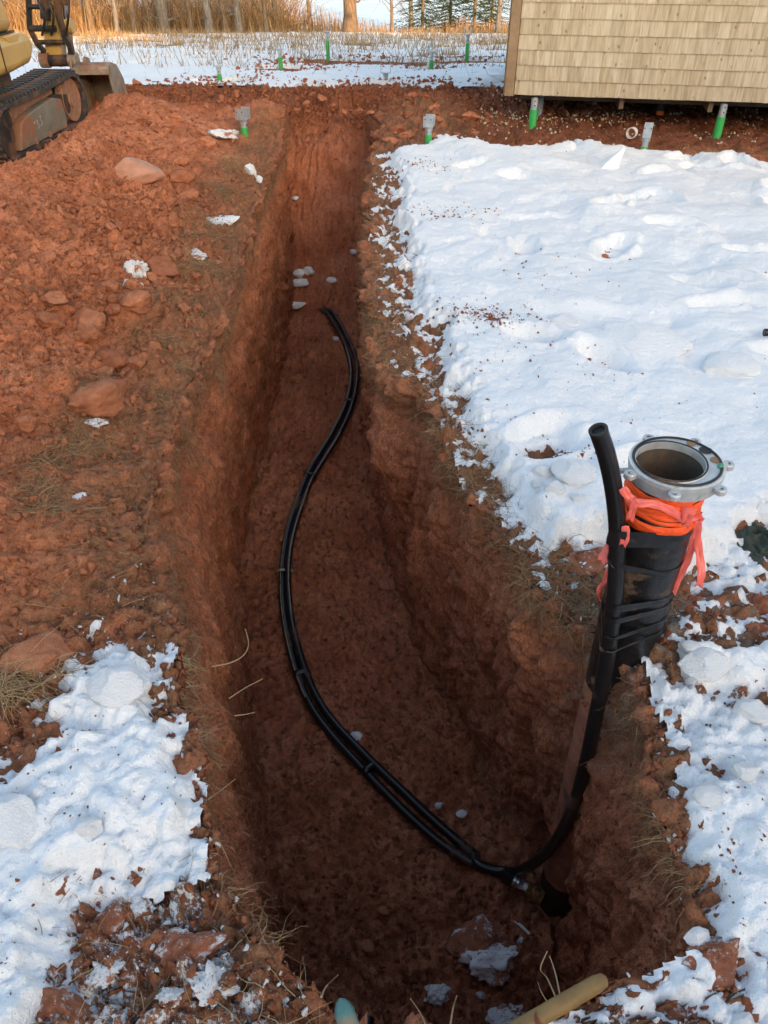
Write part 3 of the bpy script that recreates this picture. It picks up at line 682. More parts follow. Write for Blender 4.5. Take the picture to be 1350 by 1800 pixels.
# pale printed line on top of each pipe
M['stripe'] = simple('pale_print', (.36,.30,.19), .5, 0, .3, 40, .2)
def stripe(P, par, sgn, i0, i1):
    P = np.array(P); t = np.gradient(P, axis=0); t /= np.linalg.norm(t, axis=1)[:, None]; sd = np.stack([t[:, 1], -t[:, 0], 0*t[:, 0]], 1); sd /= np.maximum(1e-6, np.linalg.norm(sd, axis=1))[:, None]
    u = np.cross(sd, t); vs = []; fs = []
    for k, i in enumerate(range(i0, i1)):
        for a in (sgn*.35-.11, sgn*.35+.11):
            vs.append(P[i]+(u[i]*math.cos(a)+sd[i]*math.sin(a))*(RP+.0008)-P[0])
        if k: fs.append((2*k-2, 2*k-1, 2*k+1, 2*k))
    m = MB(); m.add(vs, fs); o = m.obj('stripe', M['stripe'], par); return o
stripe(PB, pipe_b, 1, 20, 118); stripe(PC, pipe_c, -1, 48, 100)
# tape ties that hold the two pipes together
for ti, (i, w) in enumerate(((38, .03), (62, .022), (87, .02), (112, .03), (134, .03))):
    c = (A1[i]+A2[i])/2; t = tang[i]; sdv = side[i]; u = np.cross(sdv, t); pts = []
    vs = []; NN = 28
    for k in range(NN):
        a = 2*math.pi*k/NN; off = sdv*((RP+.0015)*math.cos(a)+np.sign(math.cos(a))*(RP+.002))+u*((RP+.0022)*math.sin(a))
        vs += [c+off-t*w/2, c+off+t*w/2]
    m = MB(); m.add([p-c for p in vs], [(2*k, 2*((k+1) % NN), 2*((k+1) % NN)+1, 2*k+1) for k in range(NN)])
    o = m.obj('pipe_tie', M['tape'] if ti != 2 else M['stripe'], loc=c); sm = o.modifiers.new('s', 'SOLIDIFY'); sm.thickness = .0012
    tag(o, ['first black tape tie round the two pipes, near their far end', 'second black tape tie round the two pipes, on the far bend', 'thin tan tie round the two black pipes on the left bend', 'black tape tie round the two pipes below the tan tie', 'black tape tie round the two pipes closest to the brass fitting'][ti], 'tie', 'ties round the two pipes')
# brass fitting
f0, f1 = Vector(fit0), Vector(fit1); fd = (f1-f0).normalized(); FQ = fd.to_track_quat('Z', 'Y').to_matrix(); FL = (f1-f0).length
fit = empty('pipe_fitting', fit0); tag(fit, 'metal hose barb and brass fitting joining the black pipe to the casing', 'fitting')
s_ = FL/.115
def fpart(name, prof, mat, n=24): mb = MB(); mb.lathe([(r, z*s_) for r, z in prof], n, (0, 0, 0), FQ); return mb.obj(name, M[mat], fit, smooth=28)
for z0 in (.0, .014):
    fpart('hose_clamp', [(RP+.0005, z0), (RP+.003, z0), (RP+.003, z0+.011), (RP+.0005, z0+.011)], 'steel')
fpart('barb_nut', [(.006, .028), (.021, .028), (.021, .044), (.006, .044)], 'steel', 6)
fpart('thread_tape', [(.014, .044), (.0155, .046), (.0155, .064), (.014, .066)], 'whiteplastic')
fpart('bushing', [(.008, .064), (.024, .064), (.024, .084), (.008, .084)], 'brass', 6)
fpart('flange', [(.008, .084), (.030, .084), (.034, .090), (.034, .135), (.008, .135)], 'brass')
mb = MB(); mb.box(FQ @ Vector((.024, 0, .008)), (.012, .010, .014), FQ); mb.obj('clamp_screw', M['steel'], fit)
# ------------------------------------------------------------------ tape round casing and pipe
def hull(pts):
    pts = sorted(set((round(a, 6), round(b, 6)) for a, b in pts))
    def half(p):
        h = []
        for q in p:
            while len(h) > 1 and (h[-1][0]-h[-2][0])*(q[1]-h[-2][1])-(h[-1][1]-h[-2][1])*(q[0]-h[-2][0]) <= 0: h.pop()
            h.append(q)
        return h[:-1]
    return half(pts)+half(pts[::-1])
PCl = np.array([WI @ Vector(p) for p in PC])
def hose_at(z):
    k = len(PCl)//2; i = k+int(np.argmin(np.abs(PCl[k:, 2]-z))); return PCl[i]
bands = [(938, .050, .10, 'wide black tape holding the pipe to the casing just under the orange cloth'),
         (975, .016, -.50, 'narrow twisted black tape slanting down across the middle of the casing'),
         (1040, .026, -.26, 'black tape round casing and pipe, upper of the close pair'),
         (1058, .024, -.20, 'black tape round casing and pipe, lower of the close pair'),
         (1088, .020, .12, 'black tape round casing and pipe just above the lowest turn'),
         (1108, .014, .24, 'lowest thin black tape round the casing and pipe, above the soil')]
for (py, w, tilt, lab) in bands:
    zc = (WI @ Vector(at_y(1083, py, 1.40)))[2]; hp = hose_at(zc)
    pts = [((RC+.0012)*math.cos(a), (RC+.0012)*math.sin(a)) for a in np.linspace(0, 2*math.pi, 60)]+[(hp[0]+(RP+.0015)*math.cos(a), hp[1]+(RP+.0015)*math.sin(a)) for a in np.linspace(0, 2*math.pi, 30)]
    h = hull(pts); n = len(h); m = MB(); vs = []
    rows_ = 5
    for (a, b) in h:
        for k in range(rows_):
            z = zc+tilt*(a-hp[0])+w*(k/(rows_-1)-.5)+.003*math.sin(a*90+k); bulge = 1+.006*math.sin(k*2.2+a*60)
            vs.append((a*bulge, b*bulge, z))
    m.add(vs, [(i*rows_+k, ((i+1) % n)*rows_+k, ((i+1) % n)*rows_+k+1, i*rows_+k+1) for i in range(n) for k in range(rows_-1)])
    o = m.obj('tape_wrap', M['tape']); o.matrix_basis = WM; tag(o, lab, 'tape', 'tape turns round the casing')
# ------------------------------------------------------------------ pink flagging
def ribbon(pts, w, label, wide=(0, 0, 1), name='flagging_ribbon', group='pink flagging ribbons', twist=0.0, w1=None):
    P = np.array(spline(pts, 6)); o0 = P[0].copy(); n = len(P); vs = []
    for i, p in enumerate(P):
        t = P[min(i+1, n-1)]-P[max(i-1, 0)]; t /= np.linalg.norm(t)
        sdv = np.cross(t, np.array([-.35, -.75, .55])); sdv /= max(1e-6, np.linalg.norm(sdv))
        nn = np.cross(sdv, t); a = twist*i/n; sdv = sdv*math.cos(a)+nn*math.sin(a)
        ww = w if w1 is None else lerp(w, w1, i/(n-1))
        nn = np.cross(sdv, t); k1 = .0015*math.sin(i*.9+len(label)); k2 = .0015*math.sin(i*.7+2+len(label)*.7); ww *= 1+.10*math.sin(i*1.15+len(label))
        vs += [p-o0-sdv*ww/2+nn*k1, p-o0-nn*.003+nn*k2*.4, p-o0+sdv*ww/2-nn*k2]
        if i == n-1: vs[-2] = p-o0-t*w*.55
    m = MB(); m.add(vs, [(3*i+a, 3*i+3+a, 3*i+4+a, 3*i+1+a) for i in range(n-1) for a in (0, 1)])
    o = m.obj(name, M['pink'], loc=o0, smooth=18); s = o.modifiers.new('s', 'SOLIDIFY'); s.thickness = .0006; tag(o, label, 'ribbon', group)
Y0 = 1.352
ribbon([at_y(1094, 858, 1.37), at_y(1108, 876, 1.362), at_y(1122, 884, Y0), at_y(1150, 886, Y0-.004), at_y(1178, 897, Y0-.002), at_y(1205, 912, Y0+.004), at_y(1228, 905, 1.38)], .019, 'pink flagging ribbon tied across the front of the orange cloth')
ribbon([at_y(1116, 880, Y0-.004), at_y(1112, 896, Y0-.004), at_y(1106, 917, Y0-.002)], .016, 'short pink ribbon tail hanging from the knot beside the black pipe')
ribbon([at_y(1212, 893, Y0), at_y(1208, 908, Y0-.004), at_y(1204, 928, Y0-.004)], .036, 'wide torn pink ribbon end hanging on the front of the casing', w1=.012)
ribbon([at_y(1224, 905, 1.385), at_y(1228, 914, 1.375), at_y(1236, 918, 1.37)], .022, 'small pink ribbon end sticking out to the right of the casing', w1=.02)
ribbon([at_y(1226, 915, 1.40), at_y(1226, 950, 1.40), at_y(1231, 985, 1.38), at_y(1233, 1012, 1.36), at_y(1227, 1034, 1.35)], .019, 'long pink ribbon hanging free to the right of the casing', twist=.5)
ribbon([at_y(1226, 920, 1.40), at_y(1220, 950, 1.40), at_y(1208, 985, 1.40), at_y(1196, 1010, 1.395), at_y(1180, 1045, 1.39)], .018, 'pink ribbon slanting down the right side of the casing under the tape')
ribbon([at_y(1099, 925, 1.375), at_y(1100, 943, 1.372), at_y(1093, 962, 1.37)], .018, 'pink ribbon between the black pipe and the casing')
ribbon([at_y(1072, 958, 1.42), at_y(1064, 974, 1.41), at_y(1056, 992, 1.40)], .020, 'pink ribbon end poking out left of the black pipe', w1=.026)
ribbon([at_y(1070, 998, 1.42), at_y(1063, 1022, 1.41), at_y(1052, 1040, 1.40), at_y(1058, 1056, 1.395)], .014, 'lowest pink ribbon curling out left of the black pipe', twist=1.2)
# ------------------------------------------------------------------ excavator
M['yellow'] = simple('yellow_paint', (.50,.325,.095), .42, 0, .10, 5, .16, (.45,.30,.13), .05, 20, .5, .2)
M['track_rubber'] = simple('track_rubber', (.030,.032,.034), .6, 0, .3, 25, .26, (.20,.10,.065), .3, 50)
M['frame_grey'] = simple('grey_track_frame', (.20,.20,.165), .55, .2, .25, 9, .34, (.30,.14,.08), .2, 40)
M['darksteel'] = simple('dark_steel', (.045,.042,.040), .5, .6, .35, 14, .30, (.20,.105,.065), .2, 40)
M['bucket_steel'] = simple('worn_bucket_steel', (.30,.25,.20), .5, .3, .3, 10, .34, (.26,.11,.06), .2, 40)
M['chrome'] = simple('chrome_rod', (.7,.72,.75), .15, 1.0, .05)
M['muddy'] = simple('caked_mud', (.30,.155,.095), .9, 0, .3, 30, 0, bump=.6, bscale=60)
M['scrawl'] = simple('white_scrawl', (.36,.35,.31), .8, 0, .3, 60)
EO = np.array([-2.77, 6.02, .085]); EYAW = math.radians(-5.5)
ex = empty('mini_excavator', EO, EYAW)
tag(ex, 'yellow mini excavator on rubber tracks parked on the spoil, its bucket lowered beyond the heap', 'excavator')
EM = Matrix.Translation(Vector(EO)) @ Matrix.Rotation(EYAW, 4, 'Z'); EI = EM.inverted()
def el(p): return tuple(EI @ Vector(p))
# belt
def belt_loop(off):
    rr, cr = .185+off, (.185, .225); rf, cf = .205+off, (1.36, .245); P = []
    for a in np.linspace(math.radians(90), math.radians(270), 14): P.append((cr[0]+rr*math.cos(a), cr[1]+rr*math.sin(a)))
    y0 = cr[1]-rr; y1 = cf[1]-rf
    for t in np.linspace(.05, .95, 14): P.append((lerp(cr[0], cf[0], t), lerp(y0, y1, t)))
    for a in np.linspace(math.radians(-90), math.radians(90), 14): P.append((cf[0]+rf*math.cos(a), cf[1]+rf*math.sin(a)))
    for t in np.linspace(.95, .05, 14): P.append((lerp(cr[0], cf[0], t), lerp(cr[1]+rr, cf[1]+rf, t)-.012*math.sin(math.pi*t)))
    return P
for k, x1 in enumerate((0.0, -1.25)):
    x0 = x1-.33; o_, i_ = belt_loop(.0), belt_loop(-.03); n = len(o_)
    vs = [(x1, *p) for p in o_]+[(x0, *p) for p in o_]+[(x1, *p) for p in i_]+[(x0, *p) for p in i_]; fs = []
    for i in range(n):
        j = (i+1) % n
        fs += [(i, j, n+j, n+i), (2*n+i, 3*n+i, 3*n+j, 2*n+j), (i, 2*n+i, 2*n+j, j), (n+i, n+j, 3*n+j, 3*n+i)]
    m = MB(); m.add(vs, [f[::-1] for f in fs]); tk = m.obj('track', M['track_rubber'], ex)
    if k == 0:
        P = np.array(o_+[o_[0]]); seg = np.linalg.norm(np.diff(P, axis=0), axis=1); cum = np.concatenate([[0], np.cumsum(seg)]); LL = cum[-1]
        mb = MB(); mb.box((0, 0, 0), (.148, .026, .026)); lugm = mb.mesh('lug', M['track_rubber'])
        mb = MB(); mb.box((0, 0, 0), (.03, .03, .02)); 
        N = int(LL/.060)
        for q in range(N):
            for hx, sh in ((x1-.082, 0.0), (x1-.248, .5)):
                s = ((q+sh)/N*LL) % LL; i = int(np.searchsorted(cum, s)-1); f = (s-cum[i])/seg[i]; c = P[i]+(P[i+1]-P[i])*f; t = (P[i+1]-P[i])/seg[i]; nrm = np.array([t[1], -t[0]])
                o = link('lug', lugm, tk, (hx, c[0]+nrm[0]*.011, c[1]+nrm[1]*.011), (math.atan2(t[1], t[0]), 0, random.uniform(-.02, .02)))
m = MB(); m.prism([(.30,.075),(1.10,.075),(1.16,.12),(1.13,.29),(.98,.325),(.52,.285),(.40,.25),(.33,.14)], -.10, -.022, 'x'); fr = m.obj('track_frame', M['frame_grey'], ex, bevel=.008)
m = MB(); m.prism([(.36,.29),(1.12,.33),(1.10,.40),(.40,.38)], -.26, -.075, 'x'); m.obj('mud_on_frame', M['muddy'], ex, bevel=.01)
m = MB(); m.prism([(.03,.08),(.13,.04),(.22,.08),(.20,.20),(.28,.30),(.25,.37),(.10,.36),(.04,.28)], -.085, -.018, 'x'); m.obj('sprocket_guard', M['darksteel'], ex, bevel=.008)
m = MB(); m.lathe([(0, 0), (.05, 0), (.055, -.02), (.12, -.025), (.125, -.09), (0, -.09)], 28, (-.02, .185, .225), Matrix.Rotation(math.pi/2, 3, 'Y')); m.obj('sprocket', M['darksteel'], ex)
m = MB(); m.lathe([(0, .0), (.05, .0), (.06, -.012), (.13, -.016), (.165, -.004), (.168, -.07), (0, -.07)], 36, (-.035, 1.36, .245), Matrix.Rotation(math.pi/2, 3, 'Y')); m.obj('idler_wheel', M['muddy'], ex)
m = MB(); m.prism([(1.06,.12),(1.30,.16),(1.33,.22),(1.30,.30),(1.06,.33)], -.10, -.045, 'x'); m.obj('idler_yoke', M['darksteel'], ex, bevel=.006)
for yb in (.42, .62, .88): m = MB(); m.lathe([(0, 0), (.055, 0), (.055, -.08), (0, -.08)], 20, (-.06, yb, .078), Matrix.Rotation(math.pi/2, 3, 'Y')); m.obj('track_roller', M['darksteel'], ex)
for (yy_, zz_) in ((.56,.088),(.80,.088),(1.10,.10)): m = MB(); m.lathe([(0,.004),(.022,.003),(.026,-.01)], 12, (-.02, yy_, zz_), Matrix.Rotation(math.pi/2, 3, 'Y')); m.obj('bolt_boss', M['muddy'], fr)
m = MB(); x_ = -.0195
for a, b in (((.585,.205),(.592,.225)), ((.62,.22),(.645,.225)), ((.645,.225),(.632,.20)), ((.632,.20),(.655,.192)), ((.655,.192),(.64,.168)), ((.64,.168),(.617,.172)), ((.685,.24),(.71,.243)), ((.71,.243),(.695,.215)), ((.695,.215),(.715,.20)), ((.715,.20),(.70,.178)), ((.70,.178),(.68,.18))):
    m.bar((x_, *a), (x_, *b), .007, .002, (1, 0, 0))
m.obj('painted_mark', M['scrawl'], fr, smooth=0)
# upper body: rounded skirt below, housing above
def body(name, prof, x0, x1, mat, bev):
    m = MB(); m.prism(prof, x0, x1, 'x'); o = m.obj(name, mat, ex, smooth=50); b = o.modifiers.new('b', 'BEVEL'); b.width = bev; b.segments = 5; b.limit_method = 'ANGLE'; b.angle_limit = math.radians(25); return o
sk = body('skirt', [(-1.2,.60),(-1.2,.79),(.90,.79),(.96,.70),(.86,.585),(.55,.565),(-.6,.565)], -1.55, -.045, M['yellow'], .055)
hs = body('housing', [(-1.2,.80),(-1.2,1.75),(.62,1.75),(.72,1.3),(.80,.94),(.86,.80)], -1.5, -.105, M['yellow'], .085)
m = MB(); m.prism([(-1.15,.785),(.85,.785),(.85,.805),(-1.15,.805)], -1.45, -.135, 'x'); m.obj('seam', M['darksteel'], ex)
m = MB(); m.box((-.043, .42, .675), (.004, .012, .20)); m.obj('panel_gap', M['darksteel'], sk)
m = MB(); m.prism([(.52,.80),(.58,.735),(.70,.735),(.76,.80)], -.075, -.047, 'x'); m.obj('finger_recess', M['yellow'], sk, bevel=.01)
m = MB(); m.lathe([(0,.006),(.018,.005),(.022,-.01)], 14, (-.105, .55, .98), Matrix.Rotation(math.pi/2, 3, 'Y')); m.obj('latch', M['darksteel'], hs)
for (yy_, ww) in ((.30,.5),): m = MB(); m.box((-.55, .2, .53), (.8, .9, .12)); m.obj('slew_ring', M['darksteel'], ex)
# stick and bucket linkage, out in front of the machine
def wbar(name, pts, w, h, mat, up=(1, 0, 0), bev=.006, par=None):
    m = MB()
    for a, b in zip(pts[:-1], pts[1:]):
        a2, b2 = Vector(el(a)), Vector(el(b)); dd = (b2-a2).normalized(); m.bar(a2-dd*w*.2, b2+dd*w*.2, h, w, up)
    return m.obj(name, mat, par or ex, bevel=bev)
YS = 8.22
stick = wbar('stick', [at_y(100, 108, YS), at_y(96, 60, YS), at_y(93, -60, YS), at_y(60, -330, YS-.35)], .15, .13, M['yellow'], bev=.012)
wbar('link_arm', [at_y(49, -40, YS-.10), at_y(52, 50, YS-.10), at_y(66, 78, YS-.10), at_y(76, 88, YS-.10), at_y(77, 112, YS-.08)], .045, .03, M['darksteel'])
wbar('link_arm', [at_y(95, -40, YS-.12), at_y(104, 30, YS-.12), at_y(114, 64, YS-.12), at_y(124, 82, YS-.12), at_y(129, 112, YS-.10)], .055, .035, M['darksteel'])
for (pa, pb, rr) in (((50, 12), (93, 12), .020), ((52, 50), (98, 50), .026), ((68, 74), (113, 74), .020)):
    m = MB(); m.tube([el(at_y(*pa, YS-.11)), el(at_y(*pb, YS-.12))], rr, 14); m.obj('link_pin', M['darksteel'], ex)
m = MB(); m.tube([el(at_y(74, 107, YS-.09)), el(at_y(134, 106, YS-.09))], .048, 18); m.obj('bucket_pin', M['darksteel'], ex)
for px_ in (78, 128): m = MB(); m.tube([el(at_y(px_-6, 106, YS-.09)), el(at_y(px_+9, 106, YS-.09))], .062, 18); m.obj('pin_boss', M['bucket_steel'], ex)
cyl = MB(); cyl.tube([el(at_y(80, -60, YS-.10)), el(at_y(80, 34, YS-.10))], .045, 18); cy = cyl.obj('hydraulic_cylinder', M['darksteel'], ex)
m = MB(); m.tube([el(at_y(80, 32, YS-.10)), el(at_y(81, 50, YS-.10))], .022, 14); m.obj('rod', M['chrome'], cy)
cyl = MB(); cyl.tube([el(at_y(108, -60, YS-.02)), el(at_y(112, 8, YS-.02))], .048, 18); cy = cyl.obj('hydraulic_cylinder', M['darksteel'], ex)
m = MB(); m.tube([el(at_y(112, 6, YS-.02)), el(at_y(115, 40, YS-.02))], .026, 14); m.obj('rod', M['chrome'], cy)
m = MB(); m.tube([el(at_y(110, 46, YS-.02)), el(at_y(128, 46, YS-.02))], .060, 20); m.obj('rod_eye', M['yellow'], ex)
wbar('tension_link', [at_y(122, 52, YS), at_y(126, 108, YS-.06)], .04, .04, M['bucket_steel'])
for k, (xa, xb) in enumerate(((70, 74), (86, 90), (118, 116))):
    m = MB(); m.tube([el(p) for p in spline([at_y(xa, -60, YS-.16), at_y(xa+3*(k-1), 0, YS-.18), at_y(xb+4, 30, YS-.19), at_y(xb, 62, YS-.14)], 6)], .011, 8); m.obj('hydraulic_hose', M['rubber'], ex)
# bucket
bk = empty('bucket_mount'); bpy.data.objects.remove(bk)
prof_o = [(7.98,.47),(8.10,.50),(8.26,.46),(8.38,.34),(8.42,.20),(8.36,.06),(8.24,-.02),(8.06,-.03)]
m = MB(); n = len(prof_o); bx0, bx1 = -2.83, -2.51
def lw(x, y, z): return el((x, y, z))
inn = [(y*.0+y-.012*(i > 0), z-.012) for i, (y, z) in enumerate(prof_o)]
vs = [lw(bx0, *p) for p in prof_o]+[lw(bx1, *p) for p in prof_o]; m.add(vs, [(i, i+1, n+i+1, n+i) for i in range(n-1)])
shell = m.obj('bucket', M['bucket_steel'], ex, smooth=50); s = shell.modifiers.new('s', 'SOLIDIFY'); s.thickness = .014
for xx, tt in ((bx0, .0), (bx1, .0)):
    m = MB(); vs = [lw(xx-.009, *p) for p in prof_o]+[lw(xx+.009, *p) for p in prof_o]; m.add(vs, [tuple(range(n))[::-1], tuple(range(n, 2*n))]+[(i, (i+1) % n, n+(i+1) % n, n+i) for i in range(n)])
    m.obj('side_plate', M['bucket_steel'], shell, bevel=.003)
m = MB(); m.bar(lw(bx0-.01, 7.985, .455), lw(bx1+.01, 7.985, .455), .03, .055); m.obj('top_bar', M['bucket_steel'], shell, bevel=.004)
for xx in (-2.86, -2.74): m = MB(); m.prism([(8.0,.42),(8.24,.44),(8.18,.54),(8.10,.56),(8.04,.52)], xx-.012, xx+.012, 'x'); m.v = [el(p) for p in m.v]; m.obj('bucket_ear', M['bucket_steel'], shell, bevel=.004)
# ------------------------------------------------------------------ shed on piles
def make_shingle():
    m, nt, b = mat_new('cedar_shingle'); tc = nd(nt, 'ShaderNodeTexCoord'); co = tc.outputs['Object']; oi = nd(nt, 'ShaderNodeObjectInfo')
    mp = nd(nt, 'ShaderNodeMapping'); nt.links.new(co, mp.inputs['Vector']); mp.inputs['Scale'].default_value = (26, 26, 1.1)
    ad = nt.nodes.new('ShaderNodeVectorMath'); ad.operation = 'ADD'; nt.links.new(mp.outputs[0], ad.inputs[0])
    cb = nd(nt, 'ShaderNodeCombineXYZ'); r100 = math_n(nt, 'MULTIPLY', oi.outputs['Random'], 91.0); nt.links.new(r100, cb.inputs[0]); nt.links.new(r100, cb.inputs[2]); nt.links.new(cb.outputs[0], ad.inputs[1])
    g = noise_n(nt, ad.outputs[0], 1.6, 6, .6, .4)
    c = ramp(nt, g, [(.28, (.32,.25,.165)), (.5, (.47,.395,.285)), (.72, (.58,.51,.39))])
    t = ramp(nt, oi.outputs['Random'], [(0, (.82,.79,.74)), (.35, (1,.98,.94)), (.7, (1.05,1.05,1.05)), (1, (.92,.87,.80))])
    c = mixc(nt, 1.0, c, t, 'MULTIPLY')
    mp2 = nd(nt, 'ShaderNodeMapping'); nt.links.new(co, mp2.inputs['Vector']); mp2.inputs['Scale'].default_value = (13, 13, 9)
    ad2 = nt.nodes.new('ShaderNodeVectorMath'); ad2.operation = 'ADD'; nt.links.new(mp2.outputs[0], ad2.inputs[0]); nt.links.new(cb.outputs[0], ad2.inputs[1])
    v = nd(nt, 'ShaderNodeTexVoronoi'); nt.links.new(ad2.outputs[0], v.inputs['Vector']); v.inputs['Scale'].default_value = 1.0
    k = ramp(nt, v.outputs['Distance'], [(.07, (1,)*3), (.16, (0,)*3)])
    c = mixc(nt, math_n(nt, 'MULTIPLY', k, .75), c, (.20,.105,.045))
    nt.links.new(c, b.inputs['Base Color']); b.inputs['Roughness'].default_value = .8; b.inputs['Specular IOR Level'].default_value = .2
    nt.links.new(bump_n(nt, g, .25, .004), b.inputs['Normal']); return m
M['shingle'] = make_shingle()
M['board'] = simple('weathered_board', (.27,.175,.10), .8, 0, .25, 12, 0, bump=.2, bscale=30)
M['dark_wood'] = simple('underside_lumber', (.16,.11,.07), .85, 0, .25, 9)
M['roofing'] = simple('dark_roofing', (.06,.06,.065), .8)
P0 = np.array([1.145, 7.94]); P1 = np.array([3.37, 7.53]); WD = (P1-P0)/np.linalg.norm(P1-P0); SY = math.atan2(WD[1], WD[0]); SZ = .285
shed = empty('shed', (P0[0], P0[1], SZ), SY); tag(shed, 'shed clad in pale new cedar shingles, raised on green sleeved piles', 'shed')
SL_, SD_, SH_ = 5.2, 3.6, 2.5
m = MB(); m.box((SL_/2, SD_/2+.03, SH_/2+.01), (SL_-.02, SD_-.04, SH_)); body_ = m.obj('wall', M['dark_wood'], shed)
m = MB(); m.prism([(-.15, SH_+.02), (SD_/2, SH_+1.3), (SD_+.2, SH_+.02), (SD_+.2, SH_-.06), (SD_/2, SH_+1.2), (-.15, SH_-.06)], -.2, SL_+.2, 'x'); m.obj('roof', M['roofing'], shed)
for k in range(7):
    m = MB(); m.box((.25+k*.78, SD_/2+.02, -.06), (.04, SD_-.12, .10)); m.obj('joist', M['dark_wood'], shed)
for yb in (.45, SD_-.4): m = MB(); m.box((SL_/2, yb, -.08), (SL_-.2, .09, .06)); m.obj('beam', M['dark_wood'], shed)
m = MB(); m.box((-.024, .0, SH_/2-.012), (.05, .045, SH_+.0)); m.box((.018, -.022, SH_/2-.012), (.105, .022, SH_+.0)) if False else None
m.box((.006, -.036, SH_/2-.014), (.085, .024, SH_+.0)); cb_ = m.obj('corner_board', M['board'], shed, bevel=.003)
EXPO = .1185; rs = np.random.default_rng(11)
shapes = []
for wq in (.075, .095, .115, .14, .165):
    for var in range(2):
        m = MB(); sk_ = rs.uniform(-.0015, .0015); h = EXPO*1.35
        # tapered butt, thick at the bottom
        v = [(-wq/2, -.017, 0+sk_), (wq/2, -.017, -sk_), (wq/2, 0, -sk_), (-wq/2, 0, sk_), (-wq/2, -.0045, h), (wq/2, -.0045, h), (wq/2, 0, h), (-wq/2, 0, h)]
        m.add(v, [(0,3,2,1),(4,5,6,7),(0,1,5,4),(1,2,6,5),(2,3,7,6),(3,0,4,7)]); shapes.append((wq, m.mesh('shingle', M['shingle'], 0)))
up_mb = MB()
for r in range(22):
    x = .052; z = r*EXPO-.004
    while x < SL_-.02:
        wq, me = shapes[rs.integers(len(shapes))]; w = wq
        if r < 8 and x < 2.75:
            o = link('shingle', me, body_, (x+w/2, -.0125-rs.uniform(0, .002), z+rs.uniform(-.0012, .0012)), (-.022, 0, rs.uniform(-.004, .004)), (1-.0014/w, 1, 1))
        else:
            up_mb.box((x+w/2, -.016, z+EXPO*.66), (w-.002, .010, EXPO*1.3), Matrix.Rotation(-.022, 3, 'X'))
        x += w
o = up_mb.obj('shingle_courses', M['shingle'], body_, smooth=0); tag(o, kind='stuff')

# ------------------------------------------------------------------ steel piles
M['galv'] = simple('galvanised_steel', (.46,.50,.53), .45, .55, .18, 25, .06, (.3,.25,.2), .1, 60)
M['green'] = simple('green_sleeve', (.045,.42,.10), .42, 0, .12, 20, .05)
M['hole'] = simple('bolt_hole', (.02,.02,.02), .8)
M['orange_cap'] = simple('orange_cap', (.75,.16,.03), .5)
M['black_pipe'] = simple('black_drain_pipe', (.02,.02,.022), .45)
def pile(p, h_green, h_steel, label, bracket='u', r=.030, bw=.105, bh=.085, yaw=0.0, lean=(0, 0)):
    o = empty('steel_pile', (p[0], p[1], p[2]), yaw); o.rotation_euler = (lean[0], lean[1], yaw); tag(o, label, 'pile', 'steel piles')
    z = h_green
    m = MB(); m.lathe([(r*.86, -.12), (r*.86, z+h_steel), (r*.70, z+h_steel), (r*.70, z+h_steel-.02), (0, z+h_steel-.02)], 24); m.obj('shaft', M['galv'], o)
    if h_green > 0:
        m = MB(); m.lathe([(r, -.12), (r, z), (r*.84, z+.001), (r*.84, z-.01)], 24); m.f = m.f[:-2]; m.obj('sleeve', M['green'], o)
    for zz in (z+h_steel*.35, z+h_steel*.75):
        m = MB(); m.lathe([(0, .002), (.006, .002), (.006, -.004)], 10, (0, -r*.86, zz), Matrix.Rotation(math.pi/2, 3, 'X')); m.obj('bolt_hole', M['hole'], o)
    zb_ = z+h_steel
    if bracket:
        b = MB(); b.lathe([(r*.9, zb_-.035), (r*1.12, zb_-.035), (r*1.12, zb_-.004), (r*.9, zb_-.004)], 20, closed=True); b.obj('bracket_neck', M['galv'], o)
        b = MB(); b.box((0, 0, zb_+.001), (bw, bw*.8, .007)); pl_ = b.obj('saddle', M['galv'], o, bevel=.0015)
        for s in (-1, 1):
            b = MB(); b.box((s*bw/2, 0, zb_+bh/2), (.006, bw*.8, bh)); b.obj('cheek', M['galv'], pl_, bevel=.0015)
            for dy in (-.025, .025):
                b = MB(); b.lathe([(0, .001), (.005, .001), (.005, -.001)], 10, (s*bw/2+.0035*s, dy, zb_+bh*.72), Matrix.Rotation(s*math.pi/2, 3, 'Y')); b.obj('nail_hole', M['hole'], pl_)
    return o
def gpile(px, py, *a, **k): return pile(on_ground(px, py), *a, **k)
gpile(387, 146, .10, .09, 'steel pile with forked bracket and green sleeve beyond the excavator bucket', yaw=.1)
gpile(494, 122, .155, .10, 'green sleeved steel pile with a pale forked bracket, left end of the bare soil strip', yaw=.2)
gpile(577, 106, .28, .12, 'tallest green sleeved pile standing in the strip of bare soil on the snow', yaw=-.1)
gpile(758, 124, .13, .11, 'green sleeved steel pile with a forked bracket, to the right of the bare soil strip', yaw=0)
gpile(820, 108, .25, .12, 'green sleeved steel pile closest to the shed on the snow field', yaw=.15)
gpile(678, 148, .012, .115, 'grey steel pile with forked bracket at the far edge of the churned soil', yaw=0, bw=.12, bh=.10)
gpile(430, 234, .045, .065, 'steel pile with two flat plates at the left corner of the trench end', yaw=1.2)
gpile(753, 255, .085, .065, 'steel pile with two flat plates and green sleeve at the far corner of the snow', yaw=1.33)
gpile(1131, 270, .055, .075, 'steel pile with tall plates and green foot beside the white plastic ring', yaw=1.25, bh=.10, bw=.085)
